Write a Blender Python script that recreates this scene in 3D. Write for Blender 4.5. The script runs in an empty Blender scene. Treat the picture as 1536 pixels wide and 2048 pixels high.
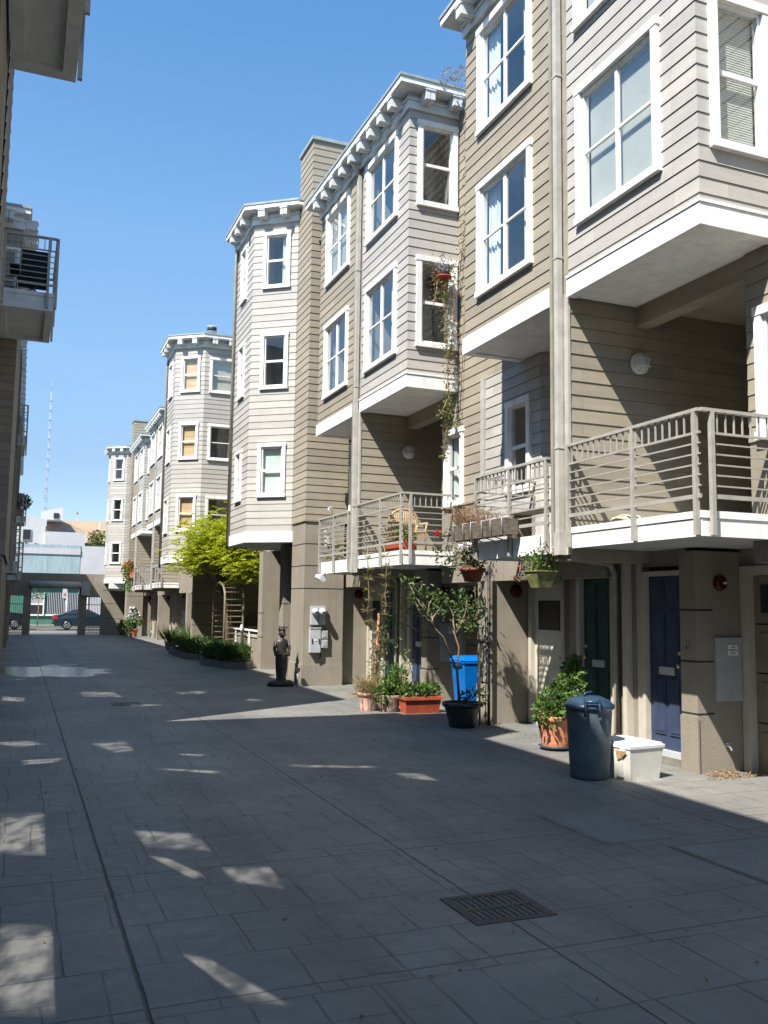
import bpy, math, random
from mathutils import Vector, Matrix
rad = math.radians
S = bpy.context.scene
COL = S.collection
random.seed(7)
# ------------------------------------------------------------------ camera
F_PX, PSI, TH, RHO, EYE = 1790.2, rad(21.973), rad(5.978), rad(0.769), 1.75
fw = Vector((math.sin(PSI)*math.cos(TH), math.cos(PSI)*math.cos(TH), math.sin(TH)))
r0 = Vector((math.cos(PSI), -math.sin(PSI), 0)); u0 = r0.cross(fw)
cr = r0*math.cos(RHO)+u0*math.sin(RHO); cu = -r0*math.sin(RHO)+u0*math.cos(RHO)
cd = bpy.data.cameras.new('camera'); cam = bpy.data.objects.new('camera', cd); COL.objects.link(cam)
cd.sensor_fit = 'HORIZONTAL'; cd.sensor_width = 36; cd.lens = F_PX/1536*36
cd.clip_start = 0.05; cd.clip_end = 5000
m = Matrix.Identity(4)
for i, v in enumerate((cr, cu, -fw)):
    for k in range(3): m[k][i] = v[k]
m[0][3], m[1][3], m[2][3] = 0, 0, EYE
cam.matrix_world = m
S.camera = cam
# ------------------------------------------------------------------ light
SUN = Vector((-1.0, -0.62, 1.53)).normalized()
w = bpy.data.worlds.new('World'); S.world = w; w.use_nodes = True
nt = w.node_tree; nt.nodes.clear()
o = nt.nodes.new('ShaderNodeOutputWorld'); b = nt.nodes.new('ShaderNodeBackground'); sk = nt.nodes.new('ShaderNodeTexSky')
sk.sky_type = 'NISHITA'; sk.sun_disc = False
sk.sun_elevation = math.asin(SUN.z); sk.sun_rotation = math.atan2(SUN.x, SUN.y) % (2*math.pi)
sk.altitude = 0; sk.air_density = 0.9; sk.dust_density = 0.25; sk.ozone_density = 1.5
b.inputs['Strength'].default_value = 0.108
gr = nt.nodes.new('ShaderNodeMix'); gr.data_type = 'RGBA'; gr.blend_type = 'MULTIPLY'; gr.inputs['Factor'].default_value = 1.0
# the air's own tint by elevation: less milky at the horizon, deeper blue overhead
tc_ = nt.nodes.new('ShaderNodeTexCoord'); sp_ = nt.nodes.new('ShaderNodeSeparateXYZ'); cr_ = nt.nodes.new('ShaderNodeValToRGB')
nt.links.new(tc_.outputs['Generated'], sp_.inputs[0]); nt.links.new(sp_.outputs['Z'], cr_.inputs[0]); el = cr_.color_ramp.elements
el[0].position = 0.0; el[0].color = (0.58, 0.61, 0.64, 1); el[1].position = 0.60; el[1].color = (0.67, 1.06, 1.22, 1)
for p_, c_ in ((0.15, (0.63, 0.66, 0.70, 1)), (0.24, (0.79, 0.88, 0.88, 1)), (0.38, (0.86, 1.06, 1.08, 1))): e_ = el.new(p_); e_.color = c_
nt.links.new(cr_.outputs['Color'], gr.inputs['B'])
nt.links.new(sk.outputs[0], gr.inputs['A']); nt.links.new(gr.outputs['Result'], b.inputs[0]); nt.links.new(b.outputs[0], o.inputs[0])
sl = bpy.data.lights.new('sun', 'SUN'); sl.energy = 5.0; sl.angle = rad(0.53); sl.color = (1.0, 0.955, 0.88)
so = bpy.data.objects.new('sun', sl); COL.objects.link(so)
so.rotation_euler = (-SUN).to_track_quat('-Z', 'Y').to_euler(); so.location = (-20, -10, 40)
S.view_settings.view_transform = 'Standard'; S.view_settings.look = 'None'
S.view_settings.exposure = 1.10; S.view_settings.gamma = 1
S.cycles.use_denoising = True
S.cycles.max_bounces = 8; S.cycles.diffuse_bounces = 4; S.cycles.transparent_max_bounces = 16
S.cycles.caustics_reflective = True; S.cycles.caustics_refractive = False
S.cycles.blur_glossy = 0.0
# ------------------------------------------------------------------ materials
MATS = {}
def mat(name, col, rough=0.7, var=0.12, scale=3.0, bump=0.0, bscale=60.0, metal=0.0, spec=0.3, stretch=(1, 1, 1), col2=None, streak=0.0, boards=False):
    if name in MATS: return MATS[name]
    m = bpy.data.materials.new(name); m.use_nodes = True
    N, L = m.node_tree.nodes, m.node_tree.links
    p = N['Principled BSDF']; p.inputs['Roughness'].default_value = rough; p.inputs['Metallic'].default_value = metal
    p.inputs['Specular IOR Level'].default_value = spec
    g = N.new('ShaderNodeNewGeometry'); mp = N.new('ShaderNodeMapping'); mp.inputs['Scale'].default_value = stretch
    L.new(g.outputs['Position'], mp.inputs['Vector'])
    nz = N.new('ShaderNodeTexNoise'); nz.inputs['Scale'].default_value = scale; nz.inputs['Detail'].default_value = 6; nz.inputs['Roughness'].default_value = 0.62
    L.new(mp.outputs[0], nz.inputs['Vector'])
    mx = N.new('ShaderNodeMix'); mx.data_type = 'RGBA'
    c2 = col2 or tuple(c*(1-var*2) for c in col)
    c1 = col if col2 else tuple(min(1, c*(1+var*0.6)) for c in col)
    mx.inputs['A'].default_value = (*c2, 1); mx.inputs['B'].default_value = (*c1, 1)
    rp = N.new('ShaderNodeMapRange'); rp.inputs['From Min'].default_value = 0.3; rp.inputs['From Max'].default_value = 0.65
    L.new(nz.outputs['Fac'], rp.inputs['Value']); L.new(rp.outputs[0], mx.inputs['Factor'])
    out = mx.outputs['Result']
    if streak:
        mp2 = N.new('ShaderNodeMapping'); mp2.inputs['Scale'].default_value = (9, 9, 0.5); L.new(g.outputs['Position'], mp2.inputs['Vector'])
        n2 = N.new('ShaderNodeTexNoise'); n2.inputs['Scale'].default_value = 1.0; n2.inputs['Detail'].default_value = 3
        L.new(mp2.outputs[0], n2.inputs['Vector'])
        r2 = N.new('ShaderNodeMapRange'); r2.inputs['From Min'].default_value = 0.5; r2.inputs['From Max'].default_value = 0.75; r2.inputs['To Max'].default_value = streak
        L.new(n2.outputs['Fac'], r2.inputs['Value'])
        m2 = N.new('ShaderNodeMix'); m2.data_type = 'RGBA'; L.new(r2.outputs[0], m2.inputs['Factor']); L.new(out, m2.inputs['A'])
        m2.inputs['B'].default_value = (*(c*0.5 for c in col), 1); out = m2.outputs['Result']
    if boards:      # per-board tint and butt joints, following the courses of the siding
        sx = N.new('ShaderNodeSeparateXYZ'); L.new(g.outputs['Position'], sx.inputs[0]); ad = N.new('ShaderNodeMath'); ad.operation = 'ADD'
        L.new(sx.outputs['X'], ad.inputs[0]); L.new(sx.outputs['Y'], ad.inputs[1]); cb = N.new('ShaderNodeCombineXYZ'); L.new(ad.outputs[0], cb.inputs['X']); L.new(sx.outputs['Z'], cb.inputs['Y'])
        bk = N.new('ShaderNodeTexBrick'); bk.offset = 0.37; bk.inputs['Scale'].default_value = 1; bk.inputs['Brick Width'].default_value = 2.1; bk.inputs['Row Height'].default_value = 0.163
        bk.inputs['Mortar Size'].default_value = 0.0018; bk.inputs['Mortar Smooth'].default_value = 0.3; bk.inputs['Color1'].default_value = (0.86, 0.86, 0.86, 1); bk.inputs['Color2'].default_value = (1.06, 1.05, 1.03, 1); bk.inputs['Mortar'].default_value = (0.45, 0.44, 0.42, 1)
        L.new(cb.outputs[0], bk.inputs['Vector']); m3 = N.new('ShaderNodeMix'); m3.data_type = 'RGBA'; m3.blend_type = 'MULTIPLY'; m3.inputs['Factor'].default_value = 1.0
        L.new(out, m3.inputs['A']); L.new(bk.outputs['Color'], m3.inputs['B']); out = m3.outputs['Result']
    L.new(out, p.inputs['Base Color'])
    if bump:
        nb = N.new('ShaderNodeTexNoise'); nb.inputs['Scale'].default_value = bscale; nb.inputs['Detail'].default_value = 5
        L.new(g.outputs['Position'], nb.inputs['Vector'])
        bp = N.new('ShaderNodeBump'); bp.inputs['Strength'].default_value = bump; bp.inputs['Distance'].default_value = 0.02
        L.new(nb.outputs['Fac'], bp.inputs['Height']); L.new(bp.outputs[0], p.inputs['Normal'])
    MATS[name] = m; return m

def leafmat(name, c1, c2, trans=0.35):
    if name in MATS: return MATS[name]
    m = bpy.data.materials.new(name); m.use_nodes = True
    N, L = m.node_tree.nodes, m.node_tree.links
    p = N['Principled BSDF']; p.inputs['Roughness'].default_value = 0.5; p.inputs['Specular IOR Level'].default_value = 0.3
    g = N.new('ShaderNodeNewGeometry'); mx = N.new('ShaderNodeMix'); mx.data_type = 'RGBA'
    mx.inputs['A'].default_value = (*c1, 1); mx.inputs['B'].default_value = (*c2, 1)
    L.new(g.outputs['Random Per Island'], mx.inputs['Factor']); L.new(mx.outputs['Result'], p.inputs['Base Color'])
    t = N.new('ShaderNodeBsdfTranslucent'); L.new(mx.outputs['Result'], t.inputs['Color'])
    ms = N.new('ShaderNodeMixShader'); ms.inputs[0].default_value = trans
    L.new(p.outputs[0], ms.inputs[1]); L.new(t.outputs[0], ms.inputs[2]); L.new(ms.outputs[0], N['Material Output'].inputs[0])
    MATS[name] = m; return m

def glassmat(name, tint=(0.93, 0.97, 0.96), f0=0.12, rough=0.0):
    m = bpy.data.materials.new(name); m.use_nodes = True
    N, L = m.node_tree.nodes, m.node_tree.links; N.remove(N['Principled BSDF'])
    ge = N.new('ShaderNodeNewGeometry'); dt = N.new('ShaderNodeVectorMath'); dt.operation = 'DOT_PRODUCT'
    L.new(ge.outputs['Normal'], dt.inputs[0]); L.new(ge.outputs['Incoming'], dt.inputs[1])
    def mth(op, a, b2=None):
        q = N.new('ShaderNodeMath'); q.operation = op
        for i_, v_ in enumerate((a, b2)):
            if v_ is None: continue
            if isinstance(v_, float): q.inputs[i_].default_value = v_
            else: L.new(v_, q.inputs[i_])
        return q.outputs[0]
    # Schlick reflectance that is the same from both sides of the pane
    fr = mth('ADD', mth('MULTIPLY', mth('POWER', mth('SUBTRACT', 1.0, mth('ABSOLUTE', dt.outputs['Value'])), 3.0), 1.0-f0), f0)
    g = N.new('ShaderNodeNewGeometry'); nz = N.new('ShaderNodeTexNoise'); nz.inputs['Scale'].default_value = 1.3; nz.inputs['Detail'].default_value = 1
    L.new(g.outputs['Position'], nz.inputs['Vector'])
    bp = N.new('ShaderNodeBump'); bp.inputs['Strength'].default_value = 0.06; bp.inputs['Distance'].default_value = 0.05
    L.new(nz.outputs['Fac'], bp.inputs['Height'])
    gl = N.new('ShaderNodeBsdfGlossy'); gl.inputs['Roughness'].default_value = rough
    L.new(bp.outputs[0], gl.inputs['Normal'])
    t = N.new('ShaderNodeBsdfTransparent'); t.inputs[0].default_value = (*tint, 1)
    ms = N.new('ShaderNodeMixShader'); L.new(fr, ms.inputs[0]); L.new(t.outputs[0], ms.inputs[1]); L.new(gl.outputs[0], ms.inputs[2])
    L.new(ms.outputs[0], N['Material Output'].inputs[0]); MATS[name] = m; return m

WHITE = mat('white_paint', (0.78, 0.77, 0.745), 0.55, 0.07, 4, streak=0.30)
LIGHT = mat('pale_siding', (0.415, 0.395, 0.368), 0.65, 0.05, 2.0, boards=True, bump=0.15, bscale=90, stretch=(1, 1, 5), streak=0.10)
TAUPE = mat('taupe_siding', (0.31, 0.272, 0.212), 0.65, 0.06, 2.0, boards=True, bump=0.15, bscale=90, stretch=(1, 1, 5), streak=0.12)
STUC = mat('taupe_stucco', (0.275, 0.242, 0.192), 0.9, 0.08, 1.4, bump=0.6, bscale=120, streak=0.2)
GREYT = mat('grey_trim', (0.46, 0.47, 0.46), 0.6, 0.08, 5)
FRIEZE = mat('pale_frieze', (0.60, 0.62, 0.62), 0.6, 0.08, 5)
FLASH = mat('roof_flashing', (0.28, 0.33, 0.34), 0.45, 0.1, 5)
TRIMT = mat('pale_trim', (0.46, 0.42, 0.35), 0.6, 0.06, 4)
RAILM = mat('rail_paint', (0.34, 0.325, 0.29), 0.45, 0.10, 9, spec=0.4)
PIPE = mat('pipe_paint', (0.29, 0.26, 0.21), 0.5, 0.12, 6)
PIPEL = mat('pale_pipe_paint', (0.42, 0.40, 0.36), 0.5, 0.1, 6)
ROOM = mat('room_interior', (0.30, 0.29, 0.27), 0.9, 0.2, 1.2)
BLIND = mat('blind', (0.60, 0.60, 0.56), 0.6, 0.05, 3)
CURT = mat('curtain', (0.75, 0.77, 0.78), 0.9, 0.15, 3, stretch=(14, 14, 0.4))
SHADE = mat('roller_shade', (0.60, 0.66, 0.62), 0.9, 0.06, 3)
TANS = mat('tan_shade', (0.62, 0.43, 0.25), 0.9, 0.1, 3)
BLUED = mat('blue_door', (0.042, 0.058, 0.105), 0.4, 0.12, 6)
GREEND = mat('green_door', (0.022, 0.060, 0.052), 0.4, 0.12, 6)
CREAM = mat('cream_door', (0.50, 0.48, 0.40), 0.5, 0.06, 5)
BROWND = mat('garage_door', (0.20, 0.17, 0.125), 0.6, 0.1, 5)
METAL = mat('grey_metal', (0.42, 0.44, 0.45), 0.4, 0.06, 7, spec=0.5)
BRASS = mat('brass', (0.5, 0.42, 0.28), 0.3, 0.1, 20, metal=1.0)
DARK = mat('dark_metal', (0.03, 0.03, 0.032), 0.5, 0.2, 10)
PANEL = mat('panel_paint', (0.34, 0.36, 0.35), 0.5, 0.06, 6)
REDP = mat('red_paint', (0.065, 0.006, 0.005), 0.35, 0.1, 8)
TERRA = mat('terracotta', (0.50, 0.20, 0.11), 0.8, 0.2, 9, bump=0.2, bscale=50)
REDCLAY = mat('red_planter', (0.42, 0.085, 0.04), 0.6, 0.15, 8)
SOIL = mat('soil', (0.05, 0.035, 0.025), 1, 0.3, 30, bump=0.8, bscale=40)
WOOD = mat('weathered_wood', (0.17, 0.14, 0.105), 0.85, 0.3, 8, stretch=(1, 1, 6), bump=0.3, bscale=40)
WICK = mat('wicker', (0.50, 0.31, 0.15), 0.6, 0.2, 40)
BARK = mat('bark', (0.16, 0.11, 0.07), 0.9, 0.3, 25, bump=0.5, bscale=60)
TWIG = mat('pale_twig', (0.30, 0.22, 0.15), 0.9, 0.25, 25)
CONC = mat('kerb_concrete', (0.20, 0.185, 0.155), 0.9, 0.15, 6, bump=0.4, bscale=90)
GLASS = glassmat('window_glass')
LEAF = leafmat('leaf_green', (0.05, 0.11, 0.02), (0.12, 0.20, 0.04))
LEAFD = leafmat('leaf_dark', (0.025, 0.055, 0.014), (0.055, 0.10, 0.025))
LIME = leafmat('leaf_lime', (0.28, 0.38, 0.012), (0.50, 0.50, 0.03), 0.5)
ROSEL = leafmat('leaf_rose', (0.05, 0.09, 0.03), (0.13, 0.20, 0.05))
DRY = leafmat('leaf_dry', (0.24, 0.14, 0.08), (0.36, 0.25, 0.15))
VINEL = leafmat('leaf_vine', (0.16, 0.19, 0.04), (0.30, 0.22, 0.10))
FRED = leafmat('petal_red', (0.45, 0.02, 0.02), (0.60, 0.08, 0.06))
FPINK = leafmat('petal_white', (0.80, 0.72, 0.74), (0.85, 0.85, 0.85))
FORNG = leafmat('petal_orange', (0.70, 0.25, 0.02), (0.80, 0.45, 0.05))

# ------------------------------------------------------------------ object helpers
def tag(o, label=None, cat=None, group=None, kind=None):
    if label: o['label'] = label
    if cat: o['category'] = cat
    if group: o['group'] = group
    if kind: o['kind'] = kind
    return o
def thing(name, loc, label, cat, group=None):
    o = bpy.data.objects.new(name, None); COL.objects.link(o); o.location = loc
    o.empty_display_size = 0.2
    return tag(o, label, cat, group)
def origin(o):
    v = Vector(o.location)
    while o.parent: o = o.parent; v += Vector(o.location)
    return v
class MB:
    def __init__(s): s.v = []; s.f = []; s.m = []; s.mats = []; s.smooth = set()
    def mi(s, m):
        if m not in s.mats: s.mats.append(m)
        return s.mats.index(m)
    def face(s, pts, m):
        n = len(s.v); s.v += [tuple(p) for p in pts]; s.f.append(tuple(range(n, n+len(pts)))); s.m.append(s.mi(m))
    def hexa(s, c, m):       # 8 corners: bottom 4, top 4
        n = len(s.v); s.v += [tuple(p) for p in c]
        for q in ((0, 3, 2, 1), (4, 5, 6, 7), (0, 1, 5, 4), (1, 2, 6, 5), (2, 3, 7, 6), (3, 0, 4, 7)):
            s.f.append(tuple(n+i for i in q)); s.m.append(s.mi(m))
        return s
    def box(s, x0, x1, y0, y1, z0, z1, m):
        return s.hexa([(x0, y0, z0), (x1, y0, z0), (x1, y1, z0), (x0, y1, z0), (x0, y0, z1), (x1, y0, z1), (x1, y1, z1), (x0, y1, z1)], m)
    def lbox(s, W, u0, u1, w0, w1, z0, z1, m):
        return s.hexa([W(u0, w1, z0), W(u1, w1, z0), W(u1, w0, z0), W(u0, w0, z0), W(u0, w1, z1), W(u1, w1, z1), W(u1, w0, z1), W(u0, w0, z1)], m)
    def tube(s, pts, r, m, n=6, caps=True):
        pts = [Vector(p) for p in pts]; k = len(s.v)
        rr = r if isinstance(r, (list, tuple)) else [r]*len(pts)
        up = Vector((0.31, 0.17, 0.93))
        for i, p in enumerate(pts):
            d = (pts[min(i+1, len(pts)-1)]-pts[max(i-1, 0)])
            if d.length < 1e-9: d = Vector((0, 0, 1))
            d.normalize(); a = d.cross(up)
            if a.length < 1e-3: a = d.cross(Vector((1, 0, 0)))
            a.normalize(); b2 = d.cross(a)
            for j in range(n):
                t = 2*math.pi*j/n; s.v.append(tuple(p+(a*math.cos(t)+b2*math.sin(t))*rr[i]))
        mi = s.mi(m)
        for i in range(len(pts)-1):
            for j in range(n):
                s.smooth.add(len(s.f)); s.f.append((k+i*n+j, k+i*n+(j+1) % n, k+(i+1)*n+(j+1) % n, k+(i+1)*n+j)); s.m.append(mi)
        if caps:
            s.f.append(tuple(k+j for j in range(n))[::-1]); s.m.append(mi)
            e = k+(len(pts)-1)*n; s.f.append(tuple(e+j for j in range(n))); s.m.append(mi)
        return s
    def bar(s, p, q, wdt, hgt, m):      # rectangular bar between two points
        p, q = Vector(p), Vector(q); d = (q-p).normalized(); up = Vector((0, 0, 1))
        if abs(d.z) > 0.9: up = Vector((0, 1, 0))
        a = d.cross(up).normalized()*wdt/2; b2 = a.cross(d).normalized()*hgt/2
        return s.hexa([p-a-b2, p+a-b2, q+a-b2, q-a-b2, p-a+b2, p+a+b2, q+a+b2, q-a+b2], m)
    def lathe(s, c, prof, m, n=24, sx=1, sy=1, cap=True):
        c = Vector(c); k = len(s.v); mi = s.mi(m)
        for r, z in prof:
            for j in range(n):
                t = 2*math.pi*j/n; s.v.append((c.x+r*sx*math.cos(t), c.y+r*sy*math.sin(t), c.z+z))
        for i in range(len(prof)-1):
            for j in range(n):
                s.smooth.add(len(s.f)); s.f.append((k+i*n+j, k+i*n+(j+1) % n, k+(i+1)*n+(j+1) % n, k+(i+1)*n+j)); s.m.append(mi)
        if cap:
            s.f.append(tuple(k+j for j in range(n))[::-1]); s.m.append(mi)
            e = k+(len(prof)-1)*n; s.f.append(tuple(e+j for j in range(n))); s.m.append(mi)
        return s
    def prism(s, poly, z0, z1, m):
        n = len(poly); k = len(s.v); mi = s.mi(m)
        s.v += [(x, y, z0) for x, y in poly]+[(x, y, z1) for x, y in poly]
        s.f.append(tuple(k+i for i in range(n))[::-1]); s.m.append(mi); s.f.append(tuple(k+n+i for i in range(n))); s.m.append(mi)
        for i in range(n):
            j = (i+1) % n; s.f.append((k+i, k+j, k+n+j, k+n+i)); s.m.append(mi)
        return s
    def leaf(s, p, d, size, wid, m):
        d = Vector(d); d = d.normalized() if d.length > 1e-6 else Vector((0, 0, 1))
        a = d.cross(Vector((random.uniform(-1, 1), random.uniform(-1, 1), random.uniform(-1, 1))))
        a = a.normalized() if a.length > 1e-6 else Vector((1, 0, 0)); p = Vector(p)
        nn = d.cross(a)*size*0.12
        k = len(s.v)
        s.v += [tuple(p), tuple(p+d*size*0.45+a*wid/2+nn), tuple(p+d*size), tuple(p+d*size*0.45-a*wid/2+nn)]
        s.f.append((k, k+1, k+2, k+3)); s.m.append(s.mi(m))
    def build(s, name, parent=None, smooth=True):
        me = bpy.data.meshes.new(name); off = origin(parent) if parent else Vector((0, 0, 0))
        me.from_pydata([(x-off.x, y-off.y, z-off.z) for x, y, z in s.v], [], s.f)
        for mm in s.mats: me.materials.append(mm)
        me.polygons.foreach_set('material_index', s.m)
        if s.smooth and smooth: me.polygons.foreach_set('use_smooth', [i in s.smooth for i in range(len(s.f))])
        me.update(); o = bpy.data.objects.new(name, me); COL.objects.link(o)
        if parent: o.parent = parent
        return o
def top(mb, name, label, cat, group=None, kind=None, smooth=True):   # single-mesh thing whose origin sits at its base
    xs = [v[0] for v in mb.v]; ys = [v[1] for v in mb.v]; zs = [v[2] for v in mb.v]
    c = ((min(xs)+max(xs))/2, (min(ys)+max(ys))/2, min(zs))
    mb.v = [(x-c[0], y-c[1], z-c[2]) for x, y, z in mb.v]
    o = mb.build(name, None, smooth); o.location = c
    return tag(o, label, cat, group, kind)
def gz(y): return 0.0 if y < 22 else -0.006*(y-22)
def text(parent, s, loc, size, m, rot, name='lettering'):
    c = bpy.data.curves.new(name, 'FONT'); c.body = s; c.size = size; c.align_x = 'CENTER'; c.align_y = 'CENTER'; c.extrude = 0.0008
    tmp = bpy.data.objects.new(name, c); COL.objects.link(tmp); dg = bpy.context.evaluated_depsgraph_get(); me = bpy.data.meshes.new_from_object(tmp.evaluated_get(dg)); bpy.data.objects.remove(tmp)
    me.materials.clear(); me.materials.append(m); o = bpy.data.objects.new(name, me); COL.objects.link(o)
    o.parent = parent; o.location = Vector(loc)-origin(parent); o.rotation_euler = rot; return o

# ------------------------------------------------------------------ siding, windows, cornices
EXP = 0.163; TK = 0.0100
def norm2(a, b):
    dx, dy = b[0]-a[0], b[1]-a[1]; l = math.hypot(dx, dy); return (dx/l, dy/l), (dy/l, -dx/l), l
def mitres(pts):
    ns = [norm2(pts[i], pts[i+1])[1] for i in range(len(pts)-1)]; out = []
    for i in range(len(pts)):
        if i == 0: out.append(ns[0])
        elif i == len(pts)-1: out.append(ns[-1])
        else:
            a, b2 = ns[i-1], ns[i]; sx, sy = a[0]+b2[0], a[1]+b2[1]; k = sx*a[0]+sy*a[1]
            out.append((sx/k, sy/k))
    return out
def frame(a, b):
    d, n, l = norm2(a, b)
    return (lambda u, w_, z: (a[0]+d[0]*u+n[0]*w_, a[1]+d[1]*u+n[1]*w_, z)), l
def siding(mb, pts, z0, z1, m, openings=None, e=EXP):
    openings = openings or {}; mt = mitres(pts)
    for i in range(len(pts)-1):
        a, b2 = pts[i], pts[i+1]; d, n, L = norm2(a, b2)
        def P(u, off, z):
            k = mt[i] if u <= 1e-6 else (mt[i+1] if u >= L-1e-6 else n)
            return (a[0]+d[0]*u+k[0]*off, a[1]+d[1]*u+k[1]*off, z)
        ops = openings.get(i, [])
        r = math.floor(z0/e)
        while r*e < z1-1e-6:
            zr = r*e; za, zb = max(zr, z0), min(zr+e, z1); r += 1
            cuts = sorted({za, zb, *[z for op in ops for z in op[2:] if za < z < zb]})
            for ca, cb in zip(cuts, cuts[1:]):
                if cb-ca < 1e-5: continue
                zm = (ca+cb)/2; iv = [(0, L)]
                for op in ops:
                    if op[2] < zm < op[3]:
                        nv = []
                        for s0, s1 in iv:
                            if op[1] <= s0 or op[0] >= s1: nv.append((s0, s1)); continue
                            if op[0] > s0: nv.append((s0, op[0]))
                            if op[1] < s1: nv.append((op[1], s1))
                        iv = nv
                oa = TK*(1-(ca-zr)/e)+0.003; ob = TK*(1-(cb-zr)/e)+0.003
                for s0, s1 in iv:
                    mb.face([P(s0, oa, ca), P(s1, oa, ca), P(s1, ob, cb), P(s0, ob, cb)], m)
                    if ca == za: mb.face([P(s0, 0.0, ca), P(s1, 0.0, ca), P(s1, oa, ca), P(s0, oa, ca)], m)
def cross_(mb, W, a0, a1, z0, z1, style):
    um, zm = (a0+a1)/2, (z0+z1)/2
    if style in ('cross', 'slider'): mb.lbox(W, um-(0.035 if style == 'slider' else 0.022), um+(0.035 if style == 'slider' else 0.022), -0.032, 0.004, z0, z1, WHITE)
    if style in ('cross', 'slider', 'hung', 'wide'):
        h = 0.026 if style == 'hung' else 0.014
        mb.lbox(W, a0, a1, -0.030, 0.001, zm-h, zm+h, WHITE)
    if style == 'wide': mb.lbox(W, a0+(a1-a0)*0.62-0.03, a0+(a1-a0)*0.62+0.03, -0.032, 0.004, z0, z1, WHITE)
def window(root, a, b, u0, u1, z0, z1, style='cross', fill='dark', cw=0.092, frame_m=None, depth=0.7):
    """casing outer edge u0..u1, z0..z1 on wall segment a->b; returns the wall opening"""
    W, L = frame(a, b); mb = MB(); fm = frame_m or WHITE
    mb.lbox(W, u0, u0+cw, -0.02, 0.052, z0+cw*0.9, z1-cw, fm); mb.lbox(W, u1-cw, u1, -0.02, 0.052, z0+cw*0.9, z1-cw, fm)
    mb.lbox(W, u0-0.012, u1+0.012, -0.02, 0.060, z1-cw, z1, fm); mb.lbox(W, u0-0.012, u1+0.012, -0.02, 0.068, z0, z0+cw*0.9, fm)
    a0, a1, c0, c1 = u0+cw, u1-cw, z0+cw*0.9, z1-cw
    t = 0.035
    mb.lbox(W, a0, a0+t, -0.06, 0.012, c0, c1, fm); mb.lbox(W, a1-t, a1, -0.06, 0.012, c0, c1, fm)
    mb.lbox(W, a0+t, a1-t, -0.06, 0.012, c0, c0+t, fm); mb.lbox(W, a0+t, a1-t, -0.06, 0.012, c1-t, c1, fm)
    cross_(mb, W, a0+t, a1-t, c0+t, c1-t, style)
    e = 0.02
    for q in ([(a0-e, -0.06, c0-e), (a0-e, -depth, c0-e), (a0-e, -depth, c1+e), (a0-e, -0.06, c1+e)], [(a1+e, -0.06, c0-e), (a1+e, -depth, c0-e), (a1+e, -depth, c1+e), (a1+e, -0.06, c1+e)],
              [(a0-e, -depth, c0-e), (a1+e, -depth, c0-e), (a1+e, -depth, c1+e), (a0-e, -depth, c1+e)], [(a0-e, -0.06, c0-e), (a1+e, -0.06, c0-e), (a1+e, -depth, c0-e), (a0-e, -depth, c0-e)],
              [(a0-e, -0.06, c1+e), (a1+e, -0.06, c1+e), (a1+e, -depth, c1+e), (a0-e, -depth, c1+e)]):
        mb.face([W(*p) for p in q], ROOM)
    wo = mb.build('window', root)
    g = MB(); g.face([W(a0+t*0.5, -0.018, c0+t*0.5), W(a1-t*0.5, -0.018, c0+t*0.5), W(a1-t*0.5, -0.018, c1-t*0.5), W(a0+t*0.5, -0.018, c1-t*0.5)], GLASS); g.build('glass', wo)
    k = MB(); nm = 'curtain'
    if fill in ('blind', 'blindhalf'):
        nm = 'blind'; zb = c0 if fill == 'blind' else c0+(c1-c0)*0.45; z = c1-0.03
        while z > zb+0.02:
            k.face([W(a0+0.04, -0.080, z-0.0135), W(a1-0.04, -0.080, z-0.0135), W(a1-0.04, -0.085, z+0.0135), W(a0+0.04, -0.085, z+0.0135)], BLIND); z -= 0.026
        k.lbox(W, a0+0.03, a1-0.03, -0.115, -0.07, c1-0.045, c1-0.005, BLIND)
    elif fill in ('shade', 'tan'):
        nm = 'shade'; mm = SHADE if fill == 'shade' else TANS
        k.lbox(W, a0+0.02, a1-0.02, -0.09, -0.085, c0+0.02, c1-0.01, mm)
        if fill == 'tan':
            for q in range(1, 6): k.lbox(W, a0+0.02, a1-0.02, -0.0845, -0.080, c0+(c1-c0)*q/6, c0+(c1-c0)*q/6+0.008, mm)
    elif fill in ('curtain', 'curtainr', 'drapes'):
        def pleat(p0, p1):
            nseg = max(6, int((p1-p0)/0.022)); pr = None
            for q in range(nseg+1):
                u = p0+(p1-p0)*q/nseg; wv = -0.12+0.022*math.sin(q*1.9)+0.008*math.sin(q*0.7)
                if pr: k.face([W(pr[0], pr[1], c0+0.01), W(u, wv, c0+0.01), W(u, wv, c1-0.01), W(pr[0], pr[1], c1-0.01)], CURT)
                pr = (u, wv)
        wd = a1-a0
        if fill == 'curtain': pleat(a1-wd*0.32, a1-0.01)
        elif fill == 'curtainr': pleat(a0+0.01, a0+wd*0.30)
        else: pleat(a0+0.01, a0+wd*0.24); pleat(a1-wd*0.24, a1-0.01)
    if k.f: k.build(nm, wo)
    return (u0+0.03, u1-0.03, z0+0.03, z1-0.03)
def offs(pts, d):
    mt = mitres(pts); return [(p[0]+q[0]*d, p[1]+q[1]*d) for p, q in zip(pts, mt)]
def band(mb, pts, w0, w1, z0, z1, m):
    """closed prism following a polyline between offsets w0 and w1"""
    A, B = offs(pts, w0), offs(pts, w1)
    for i in range(len(pts)-1):
        mb.hexa([(*B[i], z0), (*B[i+1], z0), (*A[i+1], z0), (*A[i], z0), (*B[i], z1), (*B[i+1], z1), (*A[i+1], z1), (*A[i], z1)], m)
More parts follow.
